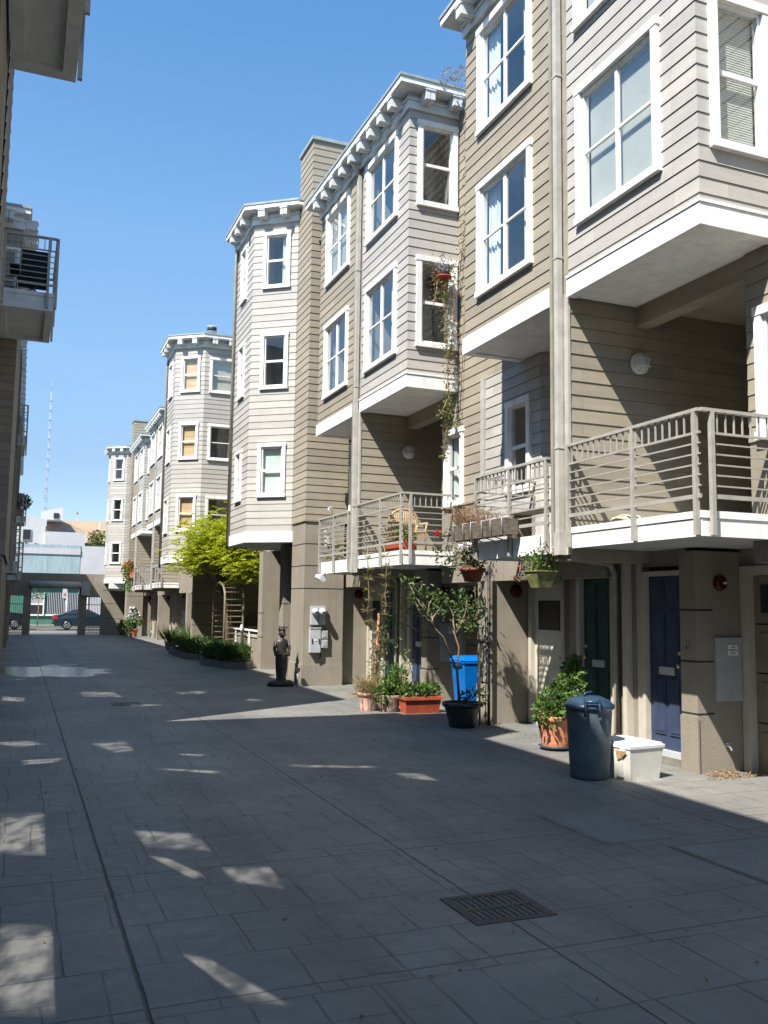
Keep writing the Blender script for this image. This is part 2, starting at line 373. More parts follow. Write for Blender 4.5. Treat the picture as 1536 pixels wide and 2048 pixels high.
def cornice(root, pts, zt, ov=0.30, step=0.55, back=None):
    """pts = wall polyline, zt = crown top"""
    mb = MB()
    band(mb, pts, -0.05, 0.05, zt-0.42, zt-0.27, FRIEZE)
    band(mb, pts, -0.05, 0.075, zt-0.27, zt-0.235, FRIEZE)
    band(mb, pts, -0.05, 0.035, zt-0.235, zt-0.15, FRIEZE)
    band(mb, pts, -0.05, ov-0.03, zt-0.15, zt-0.13, FRIEZE)
    band(mb, pts, -0.05, ov, zt-0.13, zt-0.03, WHITE)
    band(mb, pts, -0.05, ov+0.02, zt-0.03, zt+0.02, FLASH)
    if back: mb.prism(back, zt-0.10, zt-0.02, FLASH)
    c = mb.build('cornice', root)
    for i in range(len(pts)-1):
        W, L = frame(pts[i], pts[i+1]); n = max(1, round(L/step)); st = L/n
        for j in range(n):
            u = st*(j+0.5); k = MB()
            k.lbox(W, u-0.085, u-0.006, 0.03, 0.285, zt-0.325, zt-0.172, FRIEZE); k.lbox(W, u+0.006, u+0.085, 0.03, 0.285, zt-0.325, zt-0.172, FRIEZE)
            k.lbox(W, u-0.095, u+0.095, 0.03, 0.30, zt-0.172, zt-0.15, FRIEZE)
            k.build('bracket', c)
    return c
def railing(root, pts, zt, zb, posts, below=0.36, name='railing'):
    """pts: polyline of (x,y); posts: list of (x,y)"""
    mb = MB()
    for si, (p, q) in enumerate(zip(pts, pts[1:])):
        P = lambda t, z: (p[0]+(q[0]-p[0])*t, p[1]+(q[1]-p[1])*t, z)
        L = math.hypot(q[0]-p[0], q[1]-p[1]); h = zt-zb; t0 = 0.12/L if si and L < 1.6 else 0.0
        mb.bar(P(0, zt), P(1, zt), 0.055, 0.032, RAILM); mb.bar(P(t0, zt-h*0.265), P(1, zt-h*0.265), 0.022, 0.022, RAILM)
        mb.bar(P(t0, zb), P(1, zb), 0.022, 0.04, RAILM)
        for k in range(1, 6): mb.bar(P(t0, zt-h*(0.265+0.735*k/6)), P(1, zt-h*(0.265+0.735*k/6)), 0.014, 0.014, RAILM)
        n = max(2, round(L/0.105))
        for k in range(1, n):
            if k/n > t0+0.01: mb.bar(P(k/n, zt-h*0.265), P(k/n, zt-0.016), 0.014, 0.014, RAILM)
    r = mb.build(name, root)
    for x, y in posts:
        k = MB(); k.box(x-0.022, x+0.022, y-0.022, y+0.022, zb-below, zt-0.016, RAILM); k.build('post', r)
    return r
def door(root, x, y0, y1, z0, z1, m, slot=True, glazed=False, handle_side=0, panels=True, fwid=0.085):
    """lane-facing door (normal -X) with frame"""
    mb = MB()
    mb.box(x-0.05, x+0.06, y0-fwid, y0, z0, z1+fwid, TRIMT); mb.box(x-0.05, x+0.06, y1, y1+fwid, z0, z1+fwid, TRIMT)
    mb.box(x-0.05, x+0.06, y0, y1, z1, z1+fwid, TRIMT); mb.box(x-0.06, x+0.06, y0, y1, z0-0.03, z0+0.035, METAL)
    fr = mb.build('door_frame', root)
    d = MB(); d.box(x+0.02, x+0.06, y0+0.004, y1-0.004, z0+0.04, z1-0.004, m)
    if panels:
        wd = y1-y0; h = z1-z0
        for a, b2 in ((0.10, 0.42), (0.48, 0.80), (0.85, 0.96)):
            for c, e in ((0.12, 0.45), (0.55, 0.88)):
                if glazed and a > 0.4: continue
                d.box(x+0.006, x+0.02, y0+wd*c, y0+wd*e, z0+h*a, z0+h*b2, m)
                d.box(x-0.001, x+0.006, y0+wd*(c+0.04), y0+wd*(e-0.04), z0+h*(a+0.015), z0+h*(b2-0.015), m)
    do = d.build('door', root)
    if slot:
        k = MB(); k.box(x+0.004, x+0.022, (y0+y1)/2-0.13, (y0+y1)/2+0.13, z0+0.88, z0+0.97, METAL); k.build('mail_slot', do)
    k = MB(); hy = y0+0.07 if handle_side == 0 else y1-0.07
    k.lathe((x-0.02, hy, z0+1.0), [(0.012, -0.03), (0.028, -0.02), (0.028, 0.02), (0.012, 0.03)], BRASS, 10); k.bar((x-0.02, hy, z0+1.0), (x+0.02, hy, z0+1.0), 0.02, 0.02, BRASS)
    k.lathe((x+0.005, hy, z0+1.14), [(0.025, -0.02), (0.03, 0.0), (0.025, 0.02)], BRASS, 10); k.build('handle', do)
    return do
def garage(root, x, y0, y1, z1, m):
    mb = MB()
    mb.box(x-0.10, x+0.05, y1, y1+0.11, -0.2, z1+0.1, TRIMT); mb.box(x-0.10, x+0.05, y0-0.11, y0, -0.2, z1+0.1, TRIMT); mb.box(x-0.10, x+0.05, y0, y1, z1, z1+0.1, TRIMT)
    mb.build('garage_frame', root)
    d = MB(); n = 4; h = z1/n
    for i in range(n):
        d.box(x+0.0, x+0.05, y0, y1, -0.2 if i == 0 else i*h+0.008, (i+1)*h-0.008, m)
        w2 = (y1-y0)/3
        for j in range(3):
            if i == n-1: d.box(x-0.004, x+0.0, y0+j*w2+0.1, y0+(j+1)*w2-0.1, i*h+0.12, (i+1)*h-0.1, DARK)
            else: d.box(x-0.012, x+0.0, y0+j*w2+0.08, y0+(j+1)*w2-0.08, i*h+0.10, (i+1)*h-0.10, m)
    d.box(x+0.05, x+0.06, y0, y1, -0.2, z1, DARK)
    return d.build('garage_door', root)
def bulkhead(root, p, n):   # round wall lamp with guard
    p = Vector(p); n = Vector(n); a = n.cross(Vector((0, 0, 1))).normalized(); u = Vector((0, 0, 1))
    mb = MB(); pr = [(0.125, 0.0), (0.13, 0.03), (0.115, 0.05)]
    def ring(prof, m_):
        N_ = 20; k = len(mb.v); mi = mb.mi(m_)
        for r, h in prof:
            for j in range(N_):
                t = 2*math.pi*j/N_; mb.v.append(tuple(p+n*h+(a*math.cos(t)+u*math.sin(t))*r))
        for i in range(len(prof)-1):
            for j in range(N_):
                mb.smooth.add(len(mb.f)); mb.f.append((k+i*N_+j, k+i*N_+(j+1) % N_, k+(i+1)*N_+(j+1) % N_, k+(i+1)*N_+j)); mb.m.append(mi)
    ring(pr, FRIEZE); ring([(0.115, 0.05), (0.11, 0.075), (0.085, 0.10), (0.04, 0.115), (0.001, 0.12)], mat('lamp_glass', (0.5, 0.5, 0.46), 0.2, 0.05, 5))
    for s0 in (-0.045, 0.045):
        for ax, bx in ((a, u), (u, a)):
            mb.tube([p+ax*s0+bx*q+n*(0.05+0.085*math.sqrt(max(0, 1-(q/0.125)**2))) for q in (-0.12, -0.09, -0.04, 0.04, 0.09, 0.12)], 0.006, FRIEZE, 5)
    return mb.build('porch_light', root)
def blob(mb, c, r, n, size, wid, m, squash=0.8, up=0.2):
    for _ in range(n):
        while True:
            d = Vector((random.uniform(-1, 1), random.uniform(-1, 1), random.uniform(-1, 1)))
            if 0.05 < d.length < 1: break
        p = Vector(c)+Vector((d.x*r, d.y*r, d.z*r*squash))
        s = size*random.uniform(0.7, 1.3)
        mb.leaf(p, d+Vector((random.uniform(-.8, .8), random.uniform(-.8, .8), random.uniform(-.6, .6)+up)), s, wid*s/size, m)
# ------------------------------------------------------------------ ground
def pavement_mat():
    m = bpy.data.materials.new('stamped_concrete'); m.use_nodes = True
    N, L = m.node_tree.nodes, m.node_tree.links; p = N['Principled BSDF']
    g = N.new('ShaderNodeNewGeometry')
    def mth(op, a, b2=None, c=None):
        q = N.new('ShaderNodeMath'); q.operation = op
        for i_, v_ in enumerate((a, b2, c)):
            if v_ is None: continue
            if isinstance(v_, (int, float)): q.inputs[i_].default_value = v_
            else: L.new(v_, q.inputs[i_])
        return q.outputs[0]
    def noise(sc, det=4, vec=None, rough=0.6):
        q = N.new('ShaderNodeTexNoise'); q.inputs['Scale'].default_value = sc; q.inputs['Detail'].default_value = det; q.inputs['Roughness'].default_value = rough
        L.new(vec or g.outputs['Position'], q.inputs['Vector']); return q
    # wobble the joints a little
    nw = noise(2.2, 2); vm = N.new('ShaderNodeVectorMath'); vm.operation = 'MULTIPLY_ADD'
    L.new(nw.outputs['Color'], vm.inputs[0]); vm.inputs[1].default_value = (0.025, 0.025, 0); L.new(g.outputs['Position'], vm.inputs[2])
    def brick(wd, h, off, sq, mortar):
        q = N.new('ShaderNodeTexBrick'); q.offset = off; q.squash = sq; q.squash_frequency = 3; q.offset_frequency = 2
        q.inputs['Scale'].default_value = 1; q.inputs['Brick Width'].default_value = wd; q.inputs['Row Height'].default_value = h
        q.inputs['Mortar Size'].default_value = mortar; q.inputs['Mortar Smooth'].default_value = 0.35; q.inputs['Bias'].default_value = 0
        q.inputs['Color1'].default_value = (0, 0, 0, 1); q.inputs['Color2'].default_value = (1, 1, 1, 1); q.inputs['Mortar'].default_value = (0.5, 0.5, 0.5, 1)
        L.new(vm.outputs[0], q.inputs['Vector']); return q
    b1 = brick(0.46, 0.58, 0.37, 0.62, 0.008); b2_ = brick(0.33, 0.29, 0.43, 1.4, 0.007)
    # mask where the second pattern shows
    n3 = noise(0.9, 1); msk = mth('GREATER_THAN', n3.outputs['Fac'], 0.53)
    joint = mth('MAXIMUM', b1.outputs['Fac'], mth('MULTIPLY', mth('MULTIPLY', b2_.outputs['Fac'], msk), 0.75))
    jn = noise(1.7, 3); jv = mth('MULTIPLY', joint, mth('MULTIPLY_ADD', jn.outputs['Fac'], 2.6, -0.75)); 
    cl = N.new('ShaderNodeClamp'); L.new(jv, cl.inputs[0]); joint = cl.outputs[0]
    # sawn control joints
    sx = N.new('ShaderNodeSeparateXYZ'); L.new(g.outputs['Position'], sx.inputs[0])
    wig = noise(5, 2); wv = mth('MULTIPLY_ADD', wig.outputs['Fac'], 0.018, -0.009)
    def line(axis, c, hw):
        d = mth('ABSOLUTE', mth('ADD', mth('SUBTRACT', sx.outputs[axis], c), wv)); q = N.new('ShaderNodeMapRange')
        q.inputs['From Min'].default_value = hw*0.5; q.inputs['From Max'].default_value = hw*1.6; q.inputs['To Min'].default_value = 1; q.inputs['To Max'].default_value = 0
        L.new(d, q.inputs['Value']); return q.outputs[0]
    ln = mth('MAXIMUM', line('X', 0.60, 0.010), line('X', 2.64, 0.006))
    for c in (4.15, 6.15): ln = mth('MAXIMUM', ln, mth('MULTIPLY', line('Y', c, 0.007), 0.7))
    ln = mth('MAXIMUM', ln, line('X', 5.45, 0.006))
    jt = mth('MAXIMUM', mth('MULTIPLY', joint, 0.8), ln)
    # colour: cool grey slabs with patches of warmer grey and stains
    n1 = noise(0.55, 6); n2 = noise(9, 6, rough=0.7)
    rp = N.new('ShaderNodeValToRGB'); e = rp.color_ramp.elements
    e[0].position = 0.30; e[0].color = (0.165, 0.168, 0.162, 1); e[1].position = 0.70; e[1].color = (0.305, 0.292, 0.268, 1)
    L.new(n1.outputs['Fac'], rp.inputs[0])
    def mixc(bt, f, a, b3):
        q = N.new('ShaderNodeMix'); q.data_type = 'RGBA'; q.blend_type = bt
        for nm, v in (('Factor', f), ('A', a), ('B', b3)):
            if isinstance(v, (int, float)): q.inputs[nm].default_value = v
            elif isinstance(v, tuple): q.inputs[nm].default_value = v
            else: L.new(v, q.inputs[nm])
        return q.outputs['Result']
    c = mixc('MULTIPLY', mth('MULTIPLY', mth('MULTIPLY_ADD', n2.outputs['Fac'], 1.6, -0.4), 0.5), rp.outputs[0], (0.62, 0.62, 0.62, 1))
    slab = mixc('MIX', 0.16, c, b1.outputs['Color']); c = mixc('MULTIPLY', 0.30, c, slab)
    st = noise(2.3, 4); sr = N.new('ShaderNodeMapRange'); sr.inputs['From Min'].default_value = 0.62; sr.inputs['From Max'].default_value = 0.72; L.new(st.outputs['Fac'], sr.inputs['Value'])
    c = mixc('MIX', mth('MULTIPLY', sr.outputs[0], 0.45), c, (0.10, 0.095, 0.088, 1))
    sp = noise(0.75, 6, rough=0.75); sq = N.new('ShaderNodeMapRange'); sq.inputs['From Min'].default_value = 0.60; sq.inputs['From Max'].default_value = 0.66; L.new(sp.outputs['Fac'], sq.inputs['Value'])
    c = mixc('MULTIPLY', mth('MULTIPLY', sq.outputs[0], 0.5), c, (0.55, 0.53, 0.50, 1))
    # faint wheel tracks along the lane
    def track(x0): 
        q = N.new('ShaderNodeMapRange'); q.inputs['From Min'].default_value = 0.05; q.inputs['From Max'].default_value = 0.30; q.inputs['To Min'].default_value = 1; q.inputs['To Max'].default_value = 0
        L.new(mth('ABSOLUTE', mth('ADD', mth('SUBTRACT', sx.outputs['X'], x0), mth('MULTIPLY', mth('SUBTRACT', n1.outputs['Fac'], 0.5), 0.5))), q.inputs['Value']); return q.outputs[0]
    c = mixc('MULTIPLY', mth('MULTIPLY', mth('MAXIMUM', track(1.6), track(3.15)), 0.28), c, (0.5, 0.49, 0.47, 1))
    # small spots: gum, drips
    vo = N.new('ShaderNodeTexVoronoi'); vo.inputs['Scale'].default_value = 2.4; L.new(g.outputs['Position'], vo.inputs['Vector'])
    c = mixc('MIX', mth('MULTIPLY', mth('LESS_THAN', vo.outputs['Distance'], 0.035), 0.6), c, (0.06, 0.058, 0.055, 1))
    # damp patch across the lane
    dx = mth('DIVIDE', mth('SUBTRACT', sx.outputs['X'], 0.7), 1.9); dy = mth('DIVIDE', mth('SUBTRACT', sx.outputs['Y'], 24.5), 3.0)
    rr = mth('SQRT', mth('ADD', mth('MULTIPLY', dx, dx), mth('MULTIPLY', dy, dy))); wn = noise(0.9, 4)
    wm = N.new('ShaderNodeMapRange'); wm.inputs['From Min'].default_value = 0.05; wm.inputs['From Max'].default_value = 0.22
    L.new(mth('SUBTRACT', mth('SUBTRACT', 1.0, rr), mth('MULTIPLY_ADD', wn.outputs['Fac'], 1.8, -0.75)), wm.inputs['Value'])
    c = mixc('MULTIPLY', mth('MULTIPLY', wm.outputs[0], 0.65), c, (0.35, 0.36, 0.38, 1))
    c = mixc('MIX', mth('MULTIPLY', jt, 0.86), c, (0.035, 0.034, 0.032, 1))
    L.new(c, p.inputs['Base Color'])
    ro = N.new('ShaderNodeMapRange'); L.new(wm.outputs[0], ro.inputs['Value']); ro.inputs['To Min'].default_value = 0.62; ro.inputs['To Max'].default_value = 0.08
    L.new(mth('MULTIPLY', ro.outputs[0], mth('MULTIPLY_ADD', n2.outputs['Fac'], 0.5, 0.75)), p.inputs['Roughness'])
    p.inputs['Specular IOR Level'].default_value = 0.35
    bp = N.new('ShaderNodeBump'); bp.inputs['Strength'].default_value = 0.6; bp.inputs['Distance'].default_value = 0.012
    n5 = noise(14, 5)
    L.new(mth('SUBTRACT', mth('MULTIPLY', n5.outputs['Fac'], 0.8), mth('MULTIPLY', jt, 1.2)), bp.inputs['Height']); L.new(bp.outputs[0], p.inputs['Normal'])
    return m
PAVE = pavement_mat()
ASPH = mat('asphalt', (0.10, 0.095, 0.09), 0.9, 0.15, 3, bump=0.4, bscale=80)
g = MB(); g.face([(-2500, -2500, -0.6), (2500, -2500, -0.6), (2500, 2500, -0.6), (-2500, 2500, -0.6)], mat('earth', (0.14, 0.12, 0.09), 1, 0.2, 0.1))
tag(g.build('ground'), kind='structure')
g = MB(); ys = [-25, 22, 57.2]
for a, b2 in zip(ys, ys[1:]): g.face([(-10, a, gz(a)), (16, a, gz(a)), (16, b2, gz(b2)), (-10, b2, gz(b2))], PAVE)
tag(g.build('lane_pavement'), kind='structure')
ZS = gz(57.2)
g = MB(); g.face([(-60, 57.2, ZS-0.10), (70, 57.2, ZS-0.10), (70, 73.2, ZS-0.02), (-60, 73.2, ZS-0.02)], ASPH)
g.hexa([(-10, 57.2, ZS-0.3), (16, 57.2, ZS-0.3), (16, 57.35, ZS-0.3), (-10, 57.35, ZS-0.3), (-10, 57.2, ZS-0.004), (16, 57.2, ZS-0.004), (16, 57.35, ZS-0.004), (-10, 57.35, ZS-0.004)], CONC)
tag(g.build('street'), kind='structure')
g = MB(); g.box(0.6, 3.6, 63.6, 63.76, ZS-0.068, ZS-0.052, WHITE); tag(g.build('street_marking'), kind='structure')
g = MB(); g.box(-60, 70, 73.2, 76.2, ZS-0.4, ZS+0.12, CONC); tag(g.build('sidewalk'), kind='structure')
# ------------------------------------------------------------------ right-hand row of townhouses
X0, XP, XL, XE, ZT = 5.80, 6.74, 7.37, 6.95, 10.68
PER = 6.965
def stucco_grooves(mb, x0, x1, y0, y1, zs):
    """thin dark reveal strips on a stucco box, standing 2 mm proud"""
    for z in zs:
        mb.box(x0-0.003, x1, y0-0.003, y0-0.0005, z, z+0.018, DARK); mb.box(x0-0.003, x0-0.0005, y0, y1, z, z+0.018, DARK)
def unit_a(y0, label, wl, wu, near=False, fills=('blind', 'blind'), ffills=('blind', 'blind'), bluedoor=BLUED, num='41', style='cross'):
    r = thing('townhouse', (X0, y0, 0), label, 'townhouse'); yA1 = y0+2.2; yw = y0+2.245
    # upper bay
    pts = [(X0, yA1), (X0, y0), (XP+0.1, y0)]
    o0 = [window(r, pts[0], pts[1], yA1-wl[1]-y0, yA1-wl[0]-y0, wl[2], wl[3], style, fills[0]), window(r, pts[0], pts[1], yA1-wu[1]-y0, yA1-wu[0]-y0, wu[2], wu[3], 'cross', fills[1])]
    o1 = [window(r, pts[1], pts[2], 0.14, 0.90, wl[2]+0.02, wl[3]-0.02, 'hung', ffills[0]), window(r, pts[1], pts[2], 0.14, 0.90, wu[2]+0.02, wu[3]-0.02, 'hung', ffills[1])]
    mb = MB(); siding(mb, pts, 5.62, ZT-0.40, LIGHT, {0: o0, 1: o1}); mb.build('bay_wall', r)
    mb = MB(); band(mb, pts, -0.1, 0.034, 5.38, 5.62, WHITE); band(mb, pts, -0.1, 0.046, 5.60, 5.632, WHITE)
    mb.box(X0+0.06, XP+0.1, y0+0.06, yA1, 5.395, 5.43, WHITE); mb.build('bay_fascia', r)
    cornice(r, [(X0, y0+2.593), (X0, y0), (XP+0.1, y0)], ZT, back=[(X0-0.22, y0+2.59), (X0-0.22, y0-0.22), (16, y0-0.22), (16, y0+2.59)])
    # strip between the two halves of the pair, with party wall of the loggia below
    mb = MB(); siding(mb, [(X0+0.03, yw), (8.6, yw)], 2.62, 5.40, TAUPE); mb.box(X0+0.03, 8.6, yw+0.002, y0+2.595, 2.3, 5.42, TAUPE)
    mb.box(X0-0.005, X0+0.03, yw-0.02, yw+0.05, 2.36, 5.45, PIPEL); mb.box(X0+0.0, X0+0.03, yw+0.05, y0+2.595, 2.36, 5.45, PIPE); mb.box(X0+0.02, XP+0.6, yA1, y0+2.595, 5.45, ZT-0.45, PIPE)
    mb.box(8.6, 8.7, y0+0.3, yw, 2.3, 5.5, TAUPE)
    mb.box(XP+0.02, XP+0.24, y0+0.3, yw, 5.16, 5.42, TAUPE); mb.box(XP+0.1, 8.6, y0+0.3, yw, 5.40, 5.46, TAUPE)
    mb.build('loggia_wall', r)
    window(r, (8.6, y0+2.0), (8.6, y0+0.6), 0.05, 1.35, 2.7, 4.75, 'slider', 'curtain')
    bulkhead(r, (6.80, yw-0.02, 4.70), (0, -1, 0))
    # balcony
    d = MB(); yb = y0+0.07
    d.box(X0+0.03, 8.6, yb+0.03, yw, 2.44, 2.655, GREYT); d.box(X0+0.02, X0+0.03, yb, yw-0.02, 2.43, 2.64, WHITE); d.box(X0, X0+0.02, yb, yw-0.02, 2.43, 2.64, WHITE); d.box(X0+0.03, XP+0.02, yb, yb+0.03, 2.43, 2.64, WHITE)
    d.box(X0-0.012, X0, yb-0.012, yw-0.02, 2.60, 2.668, WHITE); d.box(X0, XP+0.02, yb-0.012, yb, 2.60, 2.668, WHITE)
    d.build('balcony_deck', r)
    railing(r, [(X0-0.03, yw-0.02), (X0-0.03, yb-0.03), (XP+0.05, yb-0.03)], 3.61, 2.80, [(X0-0.036, yw-0.05), (X0-0.036, y0+1.02), (X0-0.036, yb+0.03), (X0+0.10, yb-0.036), (XP-0.03, yb-0.036)])
    # ground floor: entry wall at XE, garage set back further
    mb = MB(); pa = y0+1.385
    mb.box(6.85, 7.60, pa, pa+0.255, -0.3, 2.40, STUC); stucco_grooves(mb, 6.85, 7.08, pa, pa+0.255, (0.62, 1.18, 1.74)); mb.box(6.828, 6.849, pa-0.02, pa+0.255, -0.3, 0.60, STUC)
    mb.box(XE, XE+0.1, y0+2.405, y0+2.905, -0.3, 2.44, STUC); mb.box(XE, XE+0.1, pa+0.255, y0+2.405, 2.25, 2.44, STUC)
    mb.box(XE+0.1, XE+0.14, pa+0.255, y0+3.75, -0.3, 2.3, DARK); mb.box(XE-0.07, XE+0.06, pa+0.255, y0+2.405, -0.3, 0.085, CONC)
    mb.box(7.5, 7.6, y0-1.6, pa, 2.22, 2.44, STUC)
    mb.box(6.86, XE, y0+2.62, y0+2.70, -0.3, 2.44, TRIMT); mb.box(XE-0.02, XE, y0+2.405, y0+2.50, -0.3, 2.3, TRIMT)
    mb.build('ground_floor_wall', r)
    door(r, XE, y0+1.70, y0+2.32, 0.12, 2.14, bluedoor, fwid=0.055)
    garage(r, 7.56, y0-0.95, pa-0.12, 2.14, BROWND)
    k = MB(); k.box(7.09, 7.45, pa-0.03, pa, 0.76, 1.44, PANEL); k.box(7.08, 7.46, pa-0.036, pa-0.03, 1.415, 1.45, PANEL); pn = k.build('electrical_panel', r)
    sg = MB(); sg.box(7.255, 7.395, pa-0.036, pa-0.031, 1.255, 1.37, WHITE); sgo = sg.build('warning_sign', pn)
    k = MB(); k.lathe((0, 0, 0), [(0.02, -0.01), (0.10, 0.0), (0.105, 0.03), (0.09, 0.055), (0.03, 0.065)], REDP, 18)
    k.v = [(7.18+x*.85, pa-z, 2.05+y*.85) for x, y, z in k.v]; k.lathe((7.20, pa-0.075, 2.05), [(0.0, -0.02), (0.028, 0), (0.0, 0.02)], WHITE, 8); k.build('fire_alarm_bell', r)
    if near:
        for j, (t_, yy) in enumerate((('NO', 1.345), ('PARKING', 1.312), ('HERE', 1.279))): text(pn, t_, (7.325, pa-0.037, yy), 0.031, REDP, (rad(90), 0, 0))
        pl = MB(); pl.lathe((0, 0, 0), [(0.055, 0), (0.05, 0.008)], STUC, 18, sy=1.3); pl.v = [(6.847-z, pa+0.13+x, 1.34+y) for x, y, z in pl.v]; po = pl.build('number_plaque', r)
        text(po, num, (6.836, pa+0.13, 1.34), 0.07, DARK, (rad(90), 0, rad(-90)), 'house_number')
        k = MB(); k.tube([(7.22, pa, 0.28), (7.22, pa-0.07, 0.28), (7.22, pa-0.09, 0.24)], 0.012, METAL, 8); k.tube([(7.19, pa-0.045, 0.31), (7.25, pa-0.045, 0.31)], 0.008, METAL, 6); k.tube([(7.22, pa-0.045, 0.28), (7.22, pa-0.045, 0.31)], 0.007, METAL, 6); k.build('garden_tap', r)
    # downpipes
    k = MB(); yp = y0+2.37
    k.box(X0-0.075, X0-0.005, yp-0.042, yp+0.038, 2.62, ZT-0.55, PIPEL); k.tube([(X0-0.05, yp, ZT-0.55), (X0-0.12, yp, ZT-0.42), (X0-0.25, yp, ZT-0.2)], 0.045, PIPEL, 8)
    k.box(X0-0.09, X0-0.0, yp-0.07, yp+0.05, 2.36, 2.62, PIPEL)
    for z in (3.6, 5.9, 8.2): k.box(X0-0.082, X0, yp-0.05, yp+0.045, z, z+0.025, PIPEL)
    k.build('downpipe', r)
    k = MB(); yq = y0+2.50
    k.box(X0-0.055, X0-0.005, yq-0.028, yq+0.028, 2.45, ZT-0.5, PIPE); k.tube([(X0-0.04, yq, 2.48), (X0+0.1, yq+0.02, 2.36), (6.78, yq+0.32, 2.31), (6.87, yq+0.35, 2.18), (6.87, yq+0.35, 0.24), (6.70, yq+0.28, 0.06)], 0.045, PIPE, 8)
    k.build('downpipe', r)
    return r
def unit_b(y0, label, wl, wu, fills=('curtain', 'curtain'), pwall=True, styles=('slider', 'cross'), gdoor=GREEND):
    """taupe half of a pair; y0 = the pair's near edge"""
    b0, b1 = y0+2.595, y0+4.845; yc = y0+5.995; ye = y0+7.545
    r = thing('townhouse', (X0, b0, 0), label, 'townhouse')
    pts = [(XP+0.1, b1), (X0, b1), (X0, b0)]
    o1 = [window(r, pts[1], pts[2], b1-wl[1]-y0, b1-wl[0]-y0, wl[2], wl[3], styles[0], fills[0]), window(r, pts[1], pts[2], b1-wu[1]-y0, b1-wu[0]-y0, wu[2], wu[3], styles[1], fills[1])]
    mb = MB(); siding(mb, pts, 5.62, ZT-0.40, TAUPE, {1: o1}); mb.build('bay_wall', r)
    mb = MB(); band(mb, pts, -0.1, 0.034, 5.38, 5.62, WHITE); mb.box(X0+0.06, XP+0.2, b0, b1-0.06, 5.395, 5.43, WHITE); mb.build('bay_fascia', r)
    cornice(r, pts, ZT, back=[(X0-0.22, b1+0.22), (X0-0.22, b0+0.005), (16, b0+0.005), (16, b1+0.22)])
    # recess behind small balcony
    pr = [(XP, yc), (XP, y0+4.33), (7.6, y0+3.5), (7.6, b0)]; L0 = yc-(y0+4.33)
    op = window(r, pr[0], pr[1], 0.72, 1.42, 3.42, 4.84, 'hung', 'dark')
    mb = MB(); siding(mb, pr, 2.60, 5.40, LIGHT, {0: [op]}); mb.box(XP-0.045, XP+0.0, yc-0.05, yc+0.07, 2.6, 5.40, LIGHT); mb.box(XP+0.05, 7.7, b0, b1, 5.40, 5.45, GREYT); mb.build('recess_wall', r)
    # small balcony
    d = MB(); ya, yz = b0+0.02, b0+1.85
    d.box(X0+0.03, XP+0.9, ya, yz-0.03, 2.42, 2.60, GREYT); d.box(X0, X0+0.03, ya, yz, 2.39, 2.63, WHITE); d.box(X0+0.03, XP, yz-0.03, yz, 2.39, 2.63, WHITE)
    d.build('balcony_deck', r)
    railing(r, [(XP, yz+0.03), (X0-0.03, yz+0.03), (X0-0.03, ya)], 3.53, 2.76, [(X0-0.036, yz+0.0), (X0-0.036, (ya+yz)/2), (X0-0.036, ya+0.04)])
    # stucco lintel and piers
    mb = MB()
    mb.box(XP, XP+0.35, b0+0.35, yc, 2.15, 2.60, STUC)
    if pwall:
        mb.box(XP, XP+0.35, yc, ye, 2.15, 3.46, STUC); mb.box(XP-0.02, XP, yc, ye, 3.43, 3.47, TAUPE)
        for z in (2.44, 2.95): mb.box(XP-0.003, XP-0.0005, yc, ye, z, z+0.02, DARK)
    p2 = y0+5.66
    mb.box(6.62, XL, p2, yc-0.002, -0.3, 2.149, STUC); stucco_grooves(mb, 6.62, 6.64, p2, yc, (0.60, 1.20, 1.72)); mb.box(6.60, 6.619, p2-0.02, yc, -0.3, 0.58, STUC)
    mb.box(XL, XL+0.1, y0+3.95, y0+4.62, -0.3, 2.44, STUC); mb.box(XL, XL+0.1, y0+4.62, y0+5.7, 2.22, 2.44, STUC); mb.box(XL+0.1, XL+0.14, y0+3.4, y0+5.6, -0.3, 2.3, DARK); mb.box(XE, XL+0.1, y0+3.755, y0+3.95, -0.3, 2.44, STUC); mb.box(XE, XE+0.1, y0+2.9, y0+3.755, 2.25, 2.44, STUC)
    mb.box(XP+0.1, XL+0.1, b0, ye, 2.42, 2.50, STUC)
    mb.build('ground_floor_wall', r)
    door(r, XE, y0+3.0, y0+3.66, 0.12, 2.14, gdoor, handle_side=1)
    dd = door(r, XL-0.02, y0+4.72, y0+5.54, 0.02, 2.10, CREAM, slot=False, glazed=True)
    k = MB(); k.box(XL-0.012, XL+0.003, y0+4.84, y0+5.42, 1.42, 1.86, DARK); k.build('window', dd)
    k = MB(); k.lathe((0, 0, 0), [(0.02, -0.01), (0.10, 0.0), (0.105, 0.03), (0.09, 0.055), (0.03, 0.065)], REDP, 18)
    k.v = [(7.10+x, p2-z, 2.0+y) for x, y, z in k.v]; k.build('fire_alarm_bell', r)
    if pwall:
        # flush taupe wall beyond
        lo = [(XP, ye), (XP, yc+0.07)]
        op = window(r, lo[0], lo[1], 0.14, 0.84, 3.43, 4.76, 'hung', 'drapes')
        mb = MB(); siding(mb, lo, 3.47, 5.40, TAUPE, {0: [op]}); siding(mb, [(XP, ye), (XP, b1-0.2)], 5.40, ZT-0.35, TAUPE); mb.box(XP+0.30, 16, yc, ye, 2.4, ZT-0.36, STUC); mb.build('flush_wall', r)
        mb = MB(); mb.box(XP-0.02, 16, b1, ye-0.3, ZT-0.36, ZT-0.30, FLASH); mb.build('roof', r)
    return r
A1 = unit_a(6.455, 'nearest pale grey townhouse, big railed balcony over the blue front door', (0.52, 1.98, 6.16, 7.83), (0.50, 2.00, 8.56, 10.2), near=True)
B1 = unit_b(6.455, 'taupe townhouse with weathered wooden window boxes hung on its small balcony', (2.98, 4.44, 6.08, 7.74), (2.98, 4.44, 8.48, 10.1), fills=('drapes', 'drapes'))
